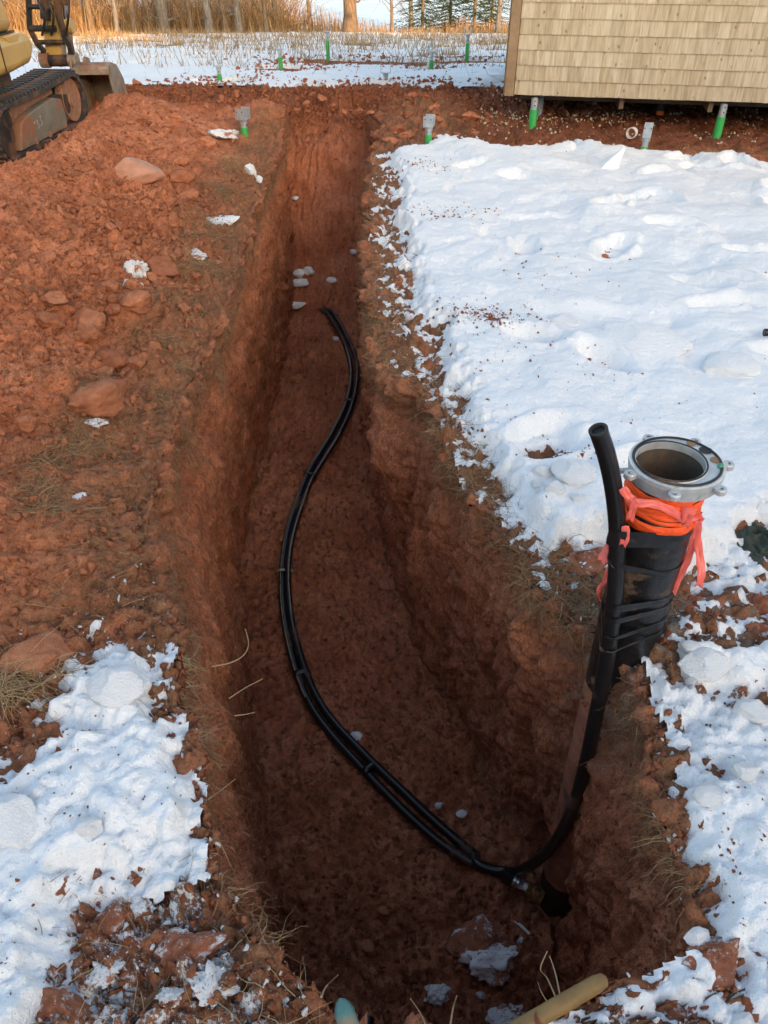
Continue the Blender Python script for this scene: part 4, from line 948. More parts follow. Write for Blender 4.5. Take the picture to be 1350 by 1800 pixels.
# piles that carry the shed
p = on_ground(935, 224); pile(p, .155, SZ-.155-p[2]-.03, 'green sleeved steel pile under the left corner of the shed', None, r=.036)
p = on_ground(948, 205); pile(p, .0, SZ-p[2]-.03, 'bare steel pile behind the green one under the shed corner', None, r=.030)
p = on_ground(1260, 238); pile(p, .155, SZ-.155-p[2]-.03, 'green sleeved steel pile under the right part of the shed front', None, r=.038)
p = at_y(1160, 200, 8.35); o = empty('drain_pipe', (p[0], p[1], p[2])); tag(o, 'black drain pipe with orange cap hanging under the shed', 'pipe')
m = MB(); m.tube([(0, 0, 0), (0, 0, SZ+.04-p[2])], .033, 20); m.obj('pipe', M['black_pipe'], o)
m = MB(); m.lathe([(.0, -.008), (.034, -.008), (.037, -.002), (.037, .028), (.034, .030)], 20); m.obj('cap', M['orange_cap'], o)
# white ring lying on its edge
p = on_ground(1109, 243); o_ = MB(); o_.lathe([(.040, -.022), (.046, -.022), (.046, .022), (.040, .022)], 32, closed=True)
rg = o_.obj('plastic_ring', M['whiteplastic'], loc=(p[0], p[1], p[2]+.044), rot=(math.pi/2, 0, math.radians(-38)), smooth=30); tag(rg, 'cream plastic pipe ring standing on edge beside the shed pile', 'ring')
# ------------------------------------------------------------------ clods, stones, lumps of snow
import bmesh
def lump_mesh(name, seed, mat, planes=9, sub=3, rough=.10, sq=(1, 1, 1), lo=.50, hi=.86, fine=.03):
    bm = bmesh.new(); bmesh.ops.create_icosphere(bm, subdivisions=sub, radius=1.0); r = np.random.default_rng(seed)
    V = np.array([v.co[:] for v in bm.verts]); Fc = np.array([[v.index for v in f.verts] for f in bm.faces]); bm.free()
    for _ in range(planes):
        n = r.normal(size=3); n /= np.linalg.norm(n); dd = r.uniform(lo, hi); q = V@n-dd; V = V-np.outer(np.maximum(q, 0), n)
    L = np.linalg.norm(V, axis=1, keepdims=True)
    nz = fbm(V[:, 0]+seed*3.7, V[:, 1], V[:, 2], .9, 3, .55, seed)[:, None]*rough+fbm(V[:, 0], V[:, 1]+seed, V[:, 2], .28, 2, .6, seed+3)[:, None]*fine
    V = V*(1+nz); V = V*np.array(sq)
    ext = V.max(0)-V.min(0); V = V/ext.max()
    V -= (V.max(0)+V.min(0))/2
    return mesh_np(name, V, Fc, M[mat])
PX_SCALE = 1/FOC
def place(name, px, py, wpx, hpx, mesh, label, cat, group=None, bed_=False, rotz=None, sink=.30, tilt=.12, zoff=0.0, snow=None, hk=.78):
    f = on_bed if bed_ else on_ground
    p = f(px, py+hpx*.30); t = np.linalg.norm(p-np.array([0, 0, CAM_H]))*.97
    w = wpx*t/FOC; h = hpx*t/FOC*hk
    g = bed_surf(p[0], p[1]) if bed_ else surf(p[0], p[1])
    z = g[2]
    if snow is not None: z = max(z, snow_top(snow, p[0], p[1]))
    d = np.array([v.co[:] for v in mesh.vertices]); ext = d.max(0)-d.min(0)
    rz = random.uniform(-.5, .5) if rotz is None else rotz
    o = link(name, mesh, None, (p[0], p[1], z+h*(.5-sink)+zoff), (random.uniform(-tilt, tilt), random.uniform(-tilt, tilt), rz), (w/ext[0], max(w*.72, h*.9)/ext[1], h/ext[2]))
    return tag(o, label, cat, group)
CL = [lump_mesh('soil_clod', 40+i, 'clod_dry', planes=7+i % 5, rough=.16+.04*(i % 3), fine=.10, sub=4) for i in range(8)]
SLAB = lump_mesh('stone_slab', 61, 'pale_stone', planes=14, lo=.35, hi=.6, rough=.04, fine=.012)
DUST = [lump_mesh('soil_clod', 70+i, 'dusted', planes=6, rough=.34, fine=.22, sub=4) for i in range(4)]
SN = [lump_mesh('snow_chunk', 80+i, 'snow_lump', planes=8, sub=4, rough=.16, fine=.05, lo=.55, hi=.9) for i in range(5)]
SNM = [lump_mesh('snow_chunk', 90+i, 'mixed', planes=5, rough=.5, fine=.30, sub=4) for i in range(4)]
G1 = 'clods on the left spoil'
place('stone_slab', 243, 300, 84, 42, SLAB, 'large flat pale sandstone slab lying on the spoil below the excavator', 'stone', rotz=.2, sink=.30, tilt=.05, hk=.9)
big = [(283,465,66,52,'rounded boulder between the two snow patches on the left bank'),(180,715,88,66,'big brown rock set alone in the spoil above the crumbly slump'),(150,546,68,54,'squarish clod on the left spoil, largest of the cluster beside the trench lip'),
 (197,612,58,42,'rounded clod at the lower right end of the left clod cluster'),(158,584,44,34,'clod wedged between two bigger ones in the left cluster'),(178,637,40,26,'smooth oval clod lying below the left cluster'),(238,634,38,24,'flat grey-brown clod right of the oval one'),
 (88,556,44,26,'long pale clod at the left end of the cluster'),(100,533,46,30,'broken clod with grass roots above the long pale one'),(45,737,32,32,'round clod at the left picture edge below the turf lump'),(80,441,30,22,'lone small clod on the fine raked spoil'),
 (322,317,44,28,'angular clod right below the pale slab'),(334,349,30,20,'clod between the slab and the snow patch'),(285,397,32,24,'reddish clod uphill of the boulder'),(191,497,36,26,'clod left of the white snow patch'),
 (236,494,32,22,'clod in front of the white snow patch'),(267,484,28,24,'small clod touching the foot of the boulder'),(244,540,50,44,'steep clod under the boulder, facing the trench'),(202,551,24,24,'small reddish clod right of the squarish one'),
 (322,287,24,20,'round clod uphill near the top of the left bank'),(165,467,22,16,'little clod above the white snow patch'),(363,243,34,26,'round clod beside the left snow ribbon near the pile'),(240,197,30,14,'flat clod right behind the bucket on the far soil'),(307,201,30,14,'pale flat clod on the churned far soil')]
for i, (a, b_, w, h, lab) in enumerate(big): place('soil_clod', a, b_, w*1.12, h*1.15, CL[i % 8], 'red-brown '+lab, 'clod', G1, sink=.22)
far = [(729,167,24,18,'round clod on the churned soil beside the grey pile'),(761,184,22,14,'clod low in the churned soil, right of the round one'),(717,236,32,18,'flat clod at the far right corner of the trench'),(700,222,30,20,'clod overhanging the far right corner of the trench'),(835,226,28,12,'flat clod in front of the shed pile'),(828,206,32,20,'big clod in the churned soil left of the shed'),(476,152,14,12,'clod sitting on the far snow edge'),(422,155,24,10,'flat clod on the far snow edge near the forked pile'),(690,243,26,18,'broken clod beside the far snow corner')]
for i, (a, b_, w, h, lab) in enumerate(far): place('soil_clod', a, b_, w, h, CL[(i+3) % 8], 'dark red '+lab, 'clod', 'clods on the far churned soil')
ndust = [(1045,962,112,74,'red lump of soil left of the black pipe by the well','clod'),(945,812,46,32,'brown clod at the snow edge above the broken snow blocks','clod'),(1338,1042,56,62,'grey crusted clod right of the casing below the cloth','clod'),(1335,1098,54,44,'red crusted clod under the grey one at the right edge','clod'),(1262,1662,112,84,'big frosted clod at the lower right corner','clod'),(1185,1772,110,56,'broad brown clod at the bottom, right of the tan pole','clod'),(1318,1312,66,66,'frosted overhanging clod at the right edge','clod'),(160,1520,92,46,'red clod lying on the left snow patch','clod'),(112,1545,44,40,'snowy clod at the left end of the red one','clod'),(195,1590,74,54,'red frosted clod below the left snow patch','clod'),(335,1640,110,70,'flat cracked red clod at the near left trench lip','clod'),(105,1762,86,60,'dark clod at the bottom left in the snow','clod'),(1262,962,44,34,'grey clod right of the orange ribbons','clod'),(1290,1085,30,20,'little red stone on the dusted snow right of the casing','stone'),(1222,1040,36,30,'stone below the long pink ribbon','stone'),(70,1120,150,80,'big brown block of soil at the left edge above the snow','clod'),(1325,1745,70,60,'frosted clod at the lower right edge','clod')]
for i, (a, b_, w, h, lab, c) in enumerate(ndust): place('soil_clod' if c == 'clod' else 'stone', a, b_, w, h, DUST[i % 4] if i not in (1, 15) else CL[i % 8], lab, c, 'frosted clods near the trench end', sink=.36)
# many smaller clods, individually
rs = np.random.default_rng(23); n = 0; SM = 'small red-brown clod loose among the spoil left of the trench'
while n < 170:
    px, py = rs.uniform(0, 430), rs.uniform(290, 800)
    if (px-rs.uniform(120, 300))**2/120**2+(py-520)**2/190**2 > rs.uniform(.4, 2.2): continue
    p = on_ground(px, py)
    if p[0] > lip_left(p[1])-.08: continue
    w = rs.uniform(10, 27)*(1.0 if py > 400 else .8)
    place('soil_clod', px, py, w, w*rs.uniform(.6, .9), CL[rs.integers(8)], SM, 'clod', 'small clods on the spoil', rotz=rs.uniform(0, 6.3), tilt=.6); n += 1
n = 0
while n < 90:
    px, py = rs.uniform(215, 880), rs.uniform(160, 250)
    p = on_ground(px, py)
    if (lip_left(p[1])-.1 < p[0] < lip_right(p[1])+.05 and p[1] < 8.4) or p[1] > 10.1: continue
    w = rs.uniform(8, 17)
    place('soil_clod', px, py, w, w*rs.uniform(.5, .8), CL[rs.integers(8)], 'small dark red clod on the churned soil beyond the trench', 'clod', 'small clods beyond the trench', rotz=rs.uniform(0, 6.3), tilt=.6); n += 1
n = 0
while n < 36:
    px, py = rs.uniform(470, 900), rs.uniform(620, 1750)
    p = on_bed(px, py)
    if not (toe_left(p[1])+.08 < p[0] < toe_right(p[1])-.08): continue
    w = rs.uniform(14, 30)
    place('soil_clod', px, py, w, w*rs.uniform(.5, .8), CL[rs.integers(8)], 'small clod of soil on the trench floor', 'clod', 'small clods on the trench floor', bed_=True, rotz=rs.uniform(0, 6.3), tilt=.5); n += 1
# snow lumps in the trench
tr_s = [(526,476,22,22,'snow lump against the left trench wall, furthest of the upper pair'),(543,474,20,18,'snow lump right beside the one against the left trench wall'),(526,504,34,18,'snow lump against the left trench wall, middle of the stack'),(522,537,34,18,'long snow lump on the trench floor above the pipe start'),(583,491,22,12,'single white snow lump in the middle of the far trench'),(519,349,12,10,'small snow bit high in the far trench'),(621,441,14,10,'small snow bit by the right wall of the far trench'),(590,605,12,10,'small snow bit beside the pipe bend'),(771,1413,16,16,'little snow lump on the trench floor above the riser bend'),(628,1294,28,20,'snow bit beside the two pipes'),(812,1425,20,14,'flat grey snow bit right of the little lump')]
for i, (a, b_, w, h, lab) in enumerate(tr_s): place('snow_chunk', a, b_, w, h, SN[i % 5], lab, 'snow chunk', 'snow lumps in the trench', bed_=True, sink=.12)
place('snow_chunk', 858, 1690, 96, 48, SNM[0], 'largest white soil-speckled snow lump on the near trench floor', 'snow chunk', 'snow lumps in the trench', bed_=True, sink=.12, rotz=.1, hk=1.0)
place('soil_clod', 838, 1648, 104, 52, DUST[1], 'flat red soil slab edged with snow on the near trench floor', 'clod', bed_=True, sink=.25, rotz=-.1)
place('snow_chunk', 768, 1747, 46, 36, SNM[1], 'snow lump at the bottom of the trench by the teal pole', 'snow chunk', 'snow lumps in the trench', bed_=True, sink=.2)
place('snow_chunk', 844, 1748, 14, 12, SN[2], 'tiny snow crumb right of the bottom snow lump', 'snow chunk', 'snow lumps in the trench', bed_=True, sink=.1)
place('snow_chunk', 912, 1660, 14, 10, SN[3], 'tiny snow crumb beside the white plastic sliver', 'snow chunk', 'snow lumps in the trench', bed_=True, sink=.1)
place('snow_chunk', 893, 1789, 66, 30, SNM[2], 'snow lump at the bottom edge beside the tan pole', 'snow chunk', 'snow lumps in the trench', bed_=True, sink=.2)
# patches on the left bank
lb = [(391,232,60,26,'snow ribbon beside the far left pile'),(440,292,20,36,'narrow snow strip on the left lip near the far end'),(455,312,14,20,'last bit of the narrow snow strip on the left lip'),(388,379,64,24,'bright round snow cake on the left bank'),(240,468,44,56,'ragged white snow patch beside the boulder'),(345,450,46,30,'grey snow lump right of the boulder'),(176,757,40,20,'snow crumbs below the big rock'),(140,874,26,12,'small snow bit on the lower left bank'),(232,490,40,14,'snow smear in front of the ragged patch')]
for i, (a, b_, w, h, lab) in enumerate(lb): place('snow_chunk', a, b_, w, h, (SNM[i % 4] if i in (0, 4, 5, 6) else SN[i % 5]), lab, 'snow chunk', 'snow patches on the left bank', sink=.25, hk=.65)
# slabs in the near left snow
ll = [(217,1205,105,110,'large upright block of crusted snow at the top of the left patch'),(22,1440,110,90,'flat snow slab at the left picture edge'),(166,1466,46,62,'egg shaped snow lump in the left patch'),(375,1722,84,44,'snow lump on the red soil by the near left lip'),(205,1138,50,36,'snow bit above the large upright block'),(125,1160,30,22,'tiny snow bit left of the large upright block'),(245,1580,46,30,'speckled snow lump among the red clods at lower left'),(185,1700,60,36,'snow smear in the lower left soil'),(300,1745,46,30,'snow lump beside the near left lip')]
for i, (a, b_, w, h, lab) in enumerate(ll): place('snow_chunk', a, b_, w, h, SNM[i % 4] if i in (3, 6, 7, 8) else SN[i % 5], lab, 'snow chunk', 'snow lumps at the near left corner', sink=.36, snow=SL if i not in (3, 6, 7, 8) else None, hk=.62)
rr = [(1002,860,86,56,'largest block of broken snow at the edge left of the black pipe'),(968,890,40,40,'square snow block under the largest broken one'),(950,850,44,40,'snow block at the tip of the snow edge above the trench'),(1010,905,30,26,'small snow block right of the square one'),(940,875,26,20,'little snow block at the trench side of the broken pile'),(1235,1165,86,62,'flat snow lump right of the casing foot'),(1312,1255,56,44,'curved snow lump at the right edge above the frosted clod'),(1210,1140,40,30,'small snow lump behind the flat one by the casing'),(1300,1365,44,40,'snow lump in the right corner snow'),(1240,1400,60,44,'snow lump at the trench edge of the right corner'),(1225,1640,40,40,'round snow lump at the lower right lip'),(1310,1790,44,40,'smooth snow lump at the bottom right corner')]
for i, (a, b_, w, h, lab) in enumerate(rr): place('snow_chunk', a, b_, w, h, SN[i % 5], lab, 'snow chunk', 'broken snow on the right side', sink=.38, snow=SR if i < 5 else SC, hk=.62)
sl = [(1130,612,150,56,'wide low plate of snow crust in the middle of the snow field'),(985,573,60,34,'small snow plate left of the wide one'),(1285,650,120,60,'snow block behind the black pipe stub')]
for i, (a, b_, w, h, lab) in enumerate(sl): place('snow_chunk', a, b_, w, h, SN[i % 5], lab, 'snow chunk', 'plates of broken crust', sink=.52, snow=SR, hk=.55, tilt=.07)
m = MB(); m.add([(0,0,0),(.155,0,.0),(.175,.02,.02),(.20,.02,.155),(.185,.02,.17),(.06,.02,.055),(0,.08,0),(.155,.10,0),(.178,.07,.02),(.202,.035,.155),(.187,.035,.17),(.06,.08,.055)], [(0,1,2,3,4,5),(11,10,9,8,7,6),(0,6,7,1),(1,7,8,2),(2,8,9,3),(3,9,10,4),(4,10,11,5),(5,11,6,0)])
p = on_ground(1050, 300, .05); o = m.obj('ice_shard', M['snow'], loc=(p[0], p[1], snow_top(SR, p[0], p[1])-.02), rot=(0, 0, .1), bevel=.006, smooth=50); tag(o, 'pointed shard of snow crust standing up at the far edge of the snow field', 'ice shard')

# ------------------------------------------------------------------ loose crumbs: too small to pick apart
proto = bpy.data.collections.new('crumb_shapes')
def protos(tagname, mat, k=7, sub=2):
    c = bpy.data.collections.new(tagname); 
    for i in range(k):
        o = bpy.data.objects.new(tagname+'_shape', lump_mesh(tagname, 130+i, mat, planes=11, sub=sub, rough=.5, fine=.25, lo=.25, hi=.7, sq=(1, .55+.09*i, .45+.1*((i*2) % 5)))); c.objects.link(o)
    return c
def scatter(name, pts, scale, coll, label_kind='stuff'):
    pts = np.asarray(pts, np.float32); n = len(pts); me = bpy.data.meshes.new(name); me.vertices.add(n); me.vertices.foreach_set('co', pts.ravel())
    a = me.attributes.new('sc', 'FLOAT', 'POINT'); a.data.foreach_set('value', np.asarray(scale, np.float32))
    r = me.attributes.new('rt', 'FLOAT_VECTOR', 'POINT'); r.data.foreach_set('vector', RNG.uniform(0, 6.28, (n, 3)).astype(np.float32).ravel())
    me.update(); o = link(name, me); tag(o, kind=label_kind)
    ng = bpy.data.node_groups.new(name+'_scatter', 'GeometryNodeTree'); ng.interface.new_socket('Geometry', in_out='INPUT', socket_type='NodeSocketGeometry'); ng.interface.new_socket('Geometry', in_out='OUTPUT', socket_type='NodeSocketGeometry')
    N = ng.nodes; gi = N.new('NodeGroupInput'); go = N.new('NodeGroupOutput'); ip = N.new('GeometryNodeInstanceOnPoints'); ci_ = N.new('GeometryNodeCollectionInfo')
    ci_.inputs['Collection'].default_value = coll; ci_.inputs['Separate Children'].default_value = True; ci_.inputs['Reset Children'].default_value = True
    a1 = N.new('GeometryNodeInputNamedAttribute'); a1.data_type = 'FLOAT'; a1.inputs['Name'].default_value = 'sc'
    a2 = N.new('GeometryNodeInputNamedAttribute'); a2.data_type = 'FLOAT_VECTOR'; a2.inputs['Name'].default_value = 'rt'
    e2r = N.new('FunctionNodeEulerToRotation'); L = ng.links
    L.new(gi.outputs[0], ip.inputs['Points']); L.new(ci_.outputs[0], ip.inputs['Instance']); ip.inputs['Pick Instance'].default_value = True
    L.new(a1.outputs['Attribute'], ip.inputs['Scale']); L.new(a2.outputs['Attribute'], e2r.inputs[0]); L.new(e2r.outputs[0], ip.inputs['Rotation']); L.new(ip.outputs[0], go.inputs[0])
    md = o.modifiers.new('scatter', 'NODES'); md.node_group = ng; return o
def pick(weight, n, lo, hi, p=2.2):
    """points of the built ground drawn with a weight that counts true cell area"""
    area = np.linalg.norm(np.cross(np.gradient(GV, axis=1), np.gradient(GV, axis=0)), axis=-1)
    w = (weight*area).ravel(); w = np.where(np.isfinite(w), w, 0); w /= w.sum(); i = RNG.choice(len(w), n, p=w)
    u = RNG.uniform(0, 1, n); s = lo+(hi-lo)*u**p; P = GV.reshape(-1, 3)[i]+RNG.normal(0, .004, (n, 3)); P[:, 2] += s*.15; return P, s
c_dry = protos('crumb_dry', 'clod_dry'); c_red = protos('crumb_red', 'clod'); c_snow = protos('crumb_snow', 'snow'); c_mix = protos('crumb_mixed', 'dusted')
dist = np.hypot(X, YY)+.3; vis = (YY > .45) & (YY < 10.4) & (np.abs(X) < .62*YY+.75)
wnear = vis/dist**1.3
zone = np.exp(-((X+1.35)/.75)**2-((YY-4.2)/1.5)**2)
P, s = pick(spoil_w*wnear*(YY < 8.4)*(.12+zone)*(.3+np.clip(fbm(X, YY, 0*X, .5, 2, .5, 401)+.3, 0, 1)), 17000, .005, .045, 4.0); scatter('soil_crumbs', P, s, c_dry)
P, s = pick(spoil_w*wnear*(YY < 8.4), 42000, .004, .016, 2.0); scatter('soil_crumbs', P, s, c_dry)
P, s = pick(far_w*wnear, 12000, .010, .060, 3.2); scatter('soil_crumbs', P, s, c_red)
P, s = pick(floor_m*wnear, 24000, .005, .034, 4.0); scatter('soil_crumbs', P, s, c_red)
P, s = pick(wall_l*wnear, 12000, .004, .014, 2.0); scatter('soil_crumbs', P, s, c_dry)
P, s = pick(wall_r*wnear, 9000, .004, .016, 2.5); scatter('soil_crumbs', P, s, c_red)
P, s = pick(turf_w*wnear*(YY < 8)*(np.maximum(1-ss(.25, .6, dr_), 0)*(dr_ > 0)+(dl_ > 0)*1.0), 12000, .003, .028, 5.0); scatter('soil_crumbs', P, s, c_red)
P, s = pick(turf_w*wnear*(YY < 1.8)*((dl_ > 0)*1.+(dr_ > 0)*1.), 7000, .0015, .018, 5.0); scatter('snow_crumbs', P, s, c_snow)
def on_snow(S, n, lo, hi, p=2.5, foc=None):
    xs_, ys_, z_, s_ = S; k = np.argwhere(s_ > .02); r = RNG.choice(len(k), n*4); k = k[r]; xx, yy = xs_[k[:, 1]], ys_[k[:, 0]]
    w = 1/(yy**1.5)
    if foc is not None: w = w*(.08+sum(np.exp(-((xx-c[0])/a)**2-((yy-c[1])/b)**2) for c, a, b in foc))
    w *= np.abs(xx) < .62*yy+.7
    q = RNG.choice(len(k), n, p=w/w.sum()); s = lo+(hi-lo)*RNG.uniform(0, 1, n)**p
    return np.stack([xx[q], yy[q], z_[k[q, 0], k[q, 1]]+s*.2], -1), s
foc = [(on_ground(850, 555), .22, .18), (on_ground(790, 375), .2, .2), (on_ground(1000, 790), .2, .12), (on_ground(740, 290), .3, .2), (on_ground(930, 560), .5, .3), (on_ground(1000, 720), .8, .3)]
P, s = on_snow(SR, 450, .002, .013, 5.0, foc); scatter('soil_crumbs', P, s, c_red)
P, s = on_snow(SC, 500, .0015, .010, 4.0); scatter('soil_crumbs', P, s, c_red)
P, s = on_snow(SL, 600, .0015, .010, 4.0); scatter('soil_crumbs', P, s, c_red)
for k, (px, py, a_, b2, n_) in enumerate(((838,556,.12,.07,420),(872,572,.03,.03,120),(790,377,.20,.10,260),(735,292,.18,.10,220),(1000,795,.05,.05,140),(905,610,.25,.2,160),(820,745,.06,.08,160),(960,480,.25,.2,70),(860,900,.10,.10,120))):
    q = on_ground(px, py, .06); xx = q[0]+RNG.normal(0, a_, n_); yy = q[1]+RNG.normal(0, b2, n_); s = .0025+.018*RNG.uniform(0, 1, n_)**3.5
    scatter('soil_crumbs', np.array([(x_, y_, max(snow_top(SR, x_, y_), float(H(x_, y_)))+.001) for x_, y_ in zip(xx, yy)]), s, c_red)
# pale shingle offcuts and stone chips under the shed
M['chip'] = simple('pale_chips', (.50,.42,.29), .85, 0, .3, 30)
c_chip = protos('chip', 'chip', 4, 1)
wchip = vis*1.0*((X > .9)&(YY > 7.1))*np.exp(-((YY-8.4)/1.0)**2); wchip[:, nL:nL+nT] = 0
wchip = ((X > .9) & (YY > 6.9) & (YY < 10.2))*np.exp(-((YY-8.5)/.9)**2)*(.2+ss(0, .3, fbm(X, YY, 0*X, .6, 2, .5, 411)))
P, s = pick(wchip*(np.abs(X) < .62*YY+.75), 2600, .008, .034, 2.0); scatter('wood_chips', P, s, c_chip)

# ------------------------------------------------------------------ grass, roots, stems
def straw_mat(name, cols, translucent=False):
    m, nt, b = mat_new(name); t = attr_n(nt, 'tint'); c = ramp(nt, t, [(i/(len(cols)-1), q) for i, q in enumerate(cols)]); nt.links.new(c, b.inputs['Base Color']); b.inputs['Roughness'].default_value = .75; b.inputs['Specular IOR Level'].default_value = .2
    return m
M['root'] = straw_mat('dry_roots', [(.16,.080,.040), (.27,.155,.085), (.44,.30,.175)])
M['straw'] = straw_mat('dry_straw', [(.24,.145,.07), (.40,.275,.14), (.54,.41,.235)])
M['reed'] = straw_mat('sunlit_reeds', [(.13,.055,.028), (.30,.16,.065), (.36,.22,.10), (.50,.36,.19)])
def strands(name, base, direc, length, width, mat, droop=.5, curl=.3, k=5, sides=3, seed=1):
    r = np.random.default_rng(seed); n = len(base); base = np.asarray(base, float); d = np.asarray(direc, float); d /= np.linalg.norm(d, axis=1)[:, None]
    L = np.asarray(length, float); P = np.zeros((n, k, 3)); P[:, 0] = base; cur = d.copy()
    for i in range(1, k):
        cur = cur+np.array([0, 0, -1.0])*droop/(k-1)+r.normal(0, curl/(k-1)**.5, (n, 3)); cur /= np.linalg.norm(cur, axis=1)[:, None]; P[:, i] = P[:, i-1]+cur*(L/(k-1))[:, None]
    a = np.cross(d, [0.3, .2, .93]); a /= np.maximum(1e-6, np.linalg.norm(a, axis=1))[:, None]; b = np.cross(d, a)
    ring = []
    for s in range(sides):
        an = 2*math.pi*s/sides; ring.append(a*math.cos(an)+b*math.sin(an))
    ring = np.stack(ring, 1); W = (np.asarray(width, float)*np.ones(n))[:, None]*np.linspace(1, .35, k)[None]*.5
    V = P[:, :, None]+ring[:, None]*W[:, :, None, None]; V = V.reshape(-1, 3)
    q = np.arange(n)[:, None, None]*(k*sides); i = np.arange(k-1)[None, :, None]*sides; s = np.arange(sides)[None, None]
    s2 = (s+1) % sides; F = np.stack([q+i+s, q+i+s2, q+i+sides+s2, q+i+sides+s], -1).reshape(-1, 4)
    o = link(name, mesh_np(name, V, F, M[mat], True, dict(tint=np.repeat(r.uniform(0, 1, n), k*sides)))); tag(o, kind='stuff'); return o
def lip_strands(side, n, y0, y1, seed, clumps, f_hi=.16):
    r = np.random.default_rng(seed); B = []; D = []
    cl = r.uniform(y0, y1, clumps)
    for _ in range(n):
        y = r.choice(cl)+r.normal(0, .05) if r.random() < .75 else r.uniform(y0, y1)
        p, nn = wall_point(side, y, abs(r.normal(0, f_hi))*min(1, 1)); B.append(p); D.append(np.array([-side*.8, 0, 0])+r.normal(0, .5, 3)+[0, -.1, -.1])
    return np.array(B), np.array(D), r
B, D, r = lip_strands(1, 5000, .9, 7.0, 5, 60, .08); strands('hanging_roots', B, D, r.uniform(.02, .09, len(B)), r.uniform(.0009, .0019, len(B)), 'root', 1.3, .9, 6, 3, 5)
B, D, r = lip_strands(-1, 5000, .8, 7.5, 6, 60, .08); strands('hanging_roots', B, D, r.uniform(.02, .08, len(B)), r.uniform(.0009, .0019, len(B)), 'root', 1.2, .9, 6, 3, 6)
# hair roots over the scraped left face
B = []; D = []; r = np.random.default_rng(8)
for _ in range(3800):
    p, nn = wall_point(-1, r.uniform(1.0, 7.0), r.uniform(.02, .75)**1.3); B.append(p+[.003, 0, 0]); D.append([.25+r.normal(0, .2), r.normal(0, .35), -1])
strands('hair_roots', B, D, r.uniform(.02, .09, len(B)), r.uniform(.0010, .0022, len(B)), 'root', .8, .7, 5, 3, 8)
# dead grass and roots lying about on the left bank, the right bank and at the corner
def lie(n, wt, seed, lmin, lmax, mat='straw', up=.25, name='dead_grass', width=(.0014, .003)):
    r = np.random.default_rng(seed); P, s = pick(wt, n, .01, .02); D = np.stack([r.normal(0, 1, n), r.normal(0, 1, n), np.abs(r.normal(0, up, n))+.05], 1)
    strands(name, P, D, r.uniform(lmin, lmax, n), r.uniform(*width, n), mat, .6, .45, 5, 3, seed)
cl1 = ss(.05, .3, fbm(X, YY, 0*X, .35, 3, .55, 421))
lie(6500, spoil_w*wnear*(YY < 7.5)*(.25+cl1)*(dl_ > 0)*(1-ss(.12, .5, dl_)), 31, .03, .12, 'root', .15, width=(.001, .0022))
lie(3500, spoil_w*wnear*(YY < 6.5)*cl1*(dl_ > 0)*(1-ss(.12, .45, dl_)), 36, .03, .12, 'straw', .3, width=(.001, .002))
lie(3500, turf_w*wnear*(dr_ > 0)*(1-ss(.10, .3, dr_))*(YY > 1.5)*(YY < 7), 37, .03, .12, 'straw', .2, width=(.001, .002))
lie(900, spoil_w*wnear*(YY < 4)*cl1*(dl_ > .6), 32, .03, .12, 'root')
lie(4000, turf_w*wnear*(dr_ > 0)*(1-ss(.18, .4, dr_))*(YY > 1.5)*(YY < 6.5), 33, .03, .10, 'root')
lie(700, turf_w*wnear*(dl_ > 0)*(YY < 1.6), 34, .03, .12, 'straw')
lie(1000, vis*(dr_ > .4)*np.exp(-((YY-6.7)/.35)**2), 35, .03, .09, 'straw', .6)
p0 = on_ground(20, 1205); r = np.random.default_rng(41); n = 220
B = np.stack([p0[0]+r.normal(0, .07, n), p0[1]+r.normal(0, .05, n), np.full(n, p0[2]+.01)], 1)
strands('grass_tuft', B, np.stack([r.normal(.5, .5, n), r.normal(-.1, .5, n), r.uniform(.1, .7, n)], 1), r.uniform(.06, .15, n), r.uniform(.0014, .0028, n), 'straw', .9, .25, 6, 3, 42)
for k, (px, py, nn, sp) in enumerate(((935,1010,90,.05),(960,1060,110,.05),(905,900,90,.05),(880,870,60,.04),(1190,1480,60,.03),(1165,1380,50,.03),(1195,1540,70,.035),(660,500,90,.08),(650,560,70,.06),(700,400,80,.1),(860,700,40,.05),(400,480,120,.09),(330,550,120,.09),(250,600,90,.08),(390,420,90,.08),(300,520,80,.08),(310,310,50,.05),(460,1580,50,.03),(480,1640,40,.03),(400,1240,50,.03),(395,1170,50,.03),(410,1300,50,.03))):
    p0 = on_ground(px, py); r = np.random.default_rng(500+k); B = []
    for _ in range(nn): q = surf(p0[0]+r.normal(0, sp), p0[1]+r.normal(0, sp)); B.append(q)
    side_ = -1 if p0[0] > -.1 else 1
    strands('grass_tuft', np.array(B), np.stack([side_*r.uniform(.1, 1.0, nn), r.normal(-.1, .4, nn), r.normal(.15, .3, nn)], 1), r.uniform(.03, .10, nn), r.uniform(.0010, .0020, nn), 'straw' if k % 4 == 0 else 'root', 1.2, .8, 6, 3, 600+k)
# single stems one can point at
M['stem'] = simple('pale_stem', (.38,.26,.14), .7, 0, .2, 40)
def stem(pts, r, label, name='dry_stem'):
    P = spline(pts, 5); m = MB(); m.tube([np.array(p)-P[0] for p in P], [lerp(r, r*.5, i/(len(P)-1)) for i in range(len(P))], 6); o = m.obj(name, M['stem'], loc=P[0]); tag(o, label, 'stem', 'single dry stems')
def sg(px, py, lift=.0): return on_ground(px, py, lift)
stem([sg(372, 1172, .02), at_y(405, 1165, 1.36), at_y(428, 1152, 1.37), at_y(437, 1132, 1.39), at_y(431, 1105, 1.42)], .0015, 'pale bent root curving up over the left trench wall')
stem([sg(402, 1228, .02), at_y(430, 1210, 1.29), at_y(462, 1193, 1.32)], .0015, 'straight pale twig sticking out over the left trench wall')
stem([sg(366, 1405, .01), at_y(390, 1388, 1.06), at_y(414, 1369, 1.08)], .0016, 'frosted twig lying across the left trench lip')
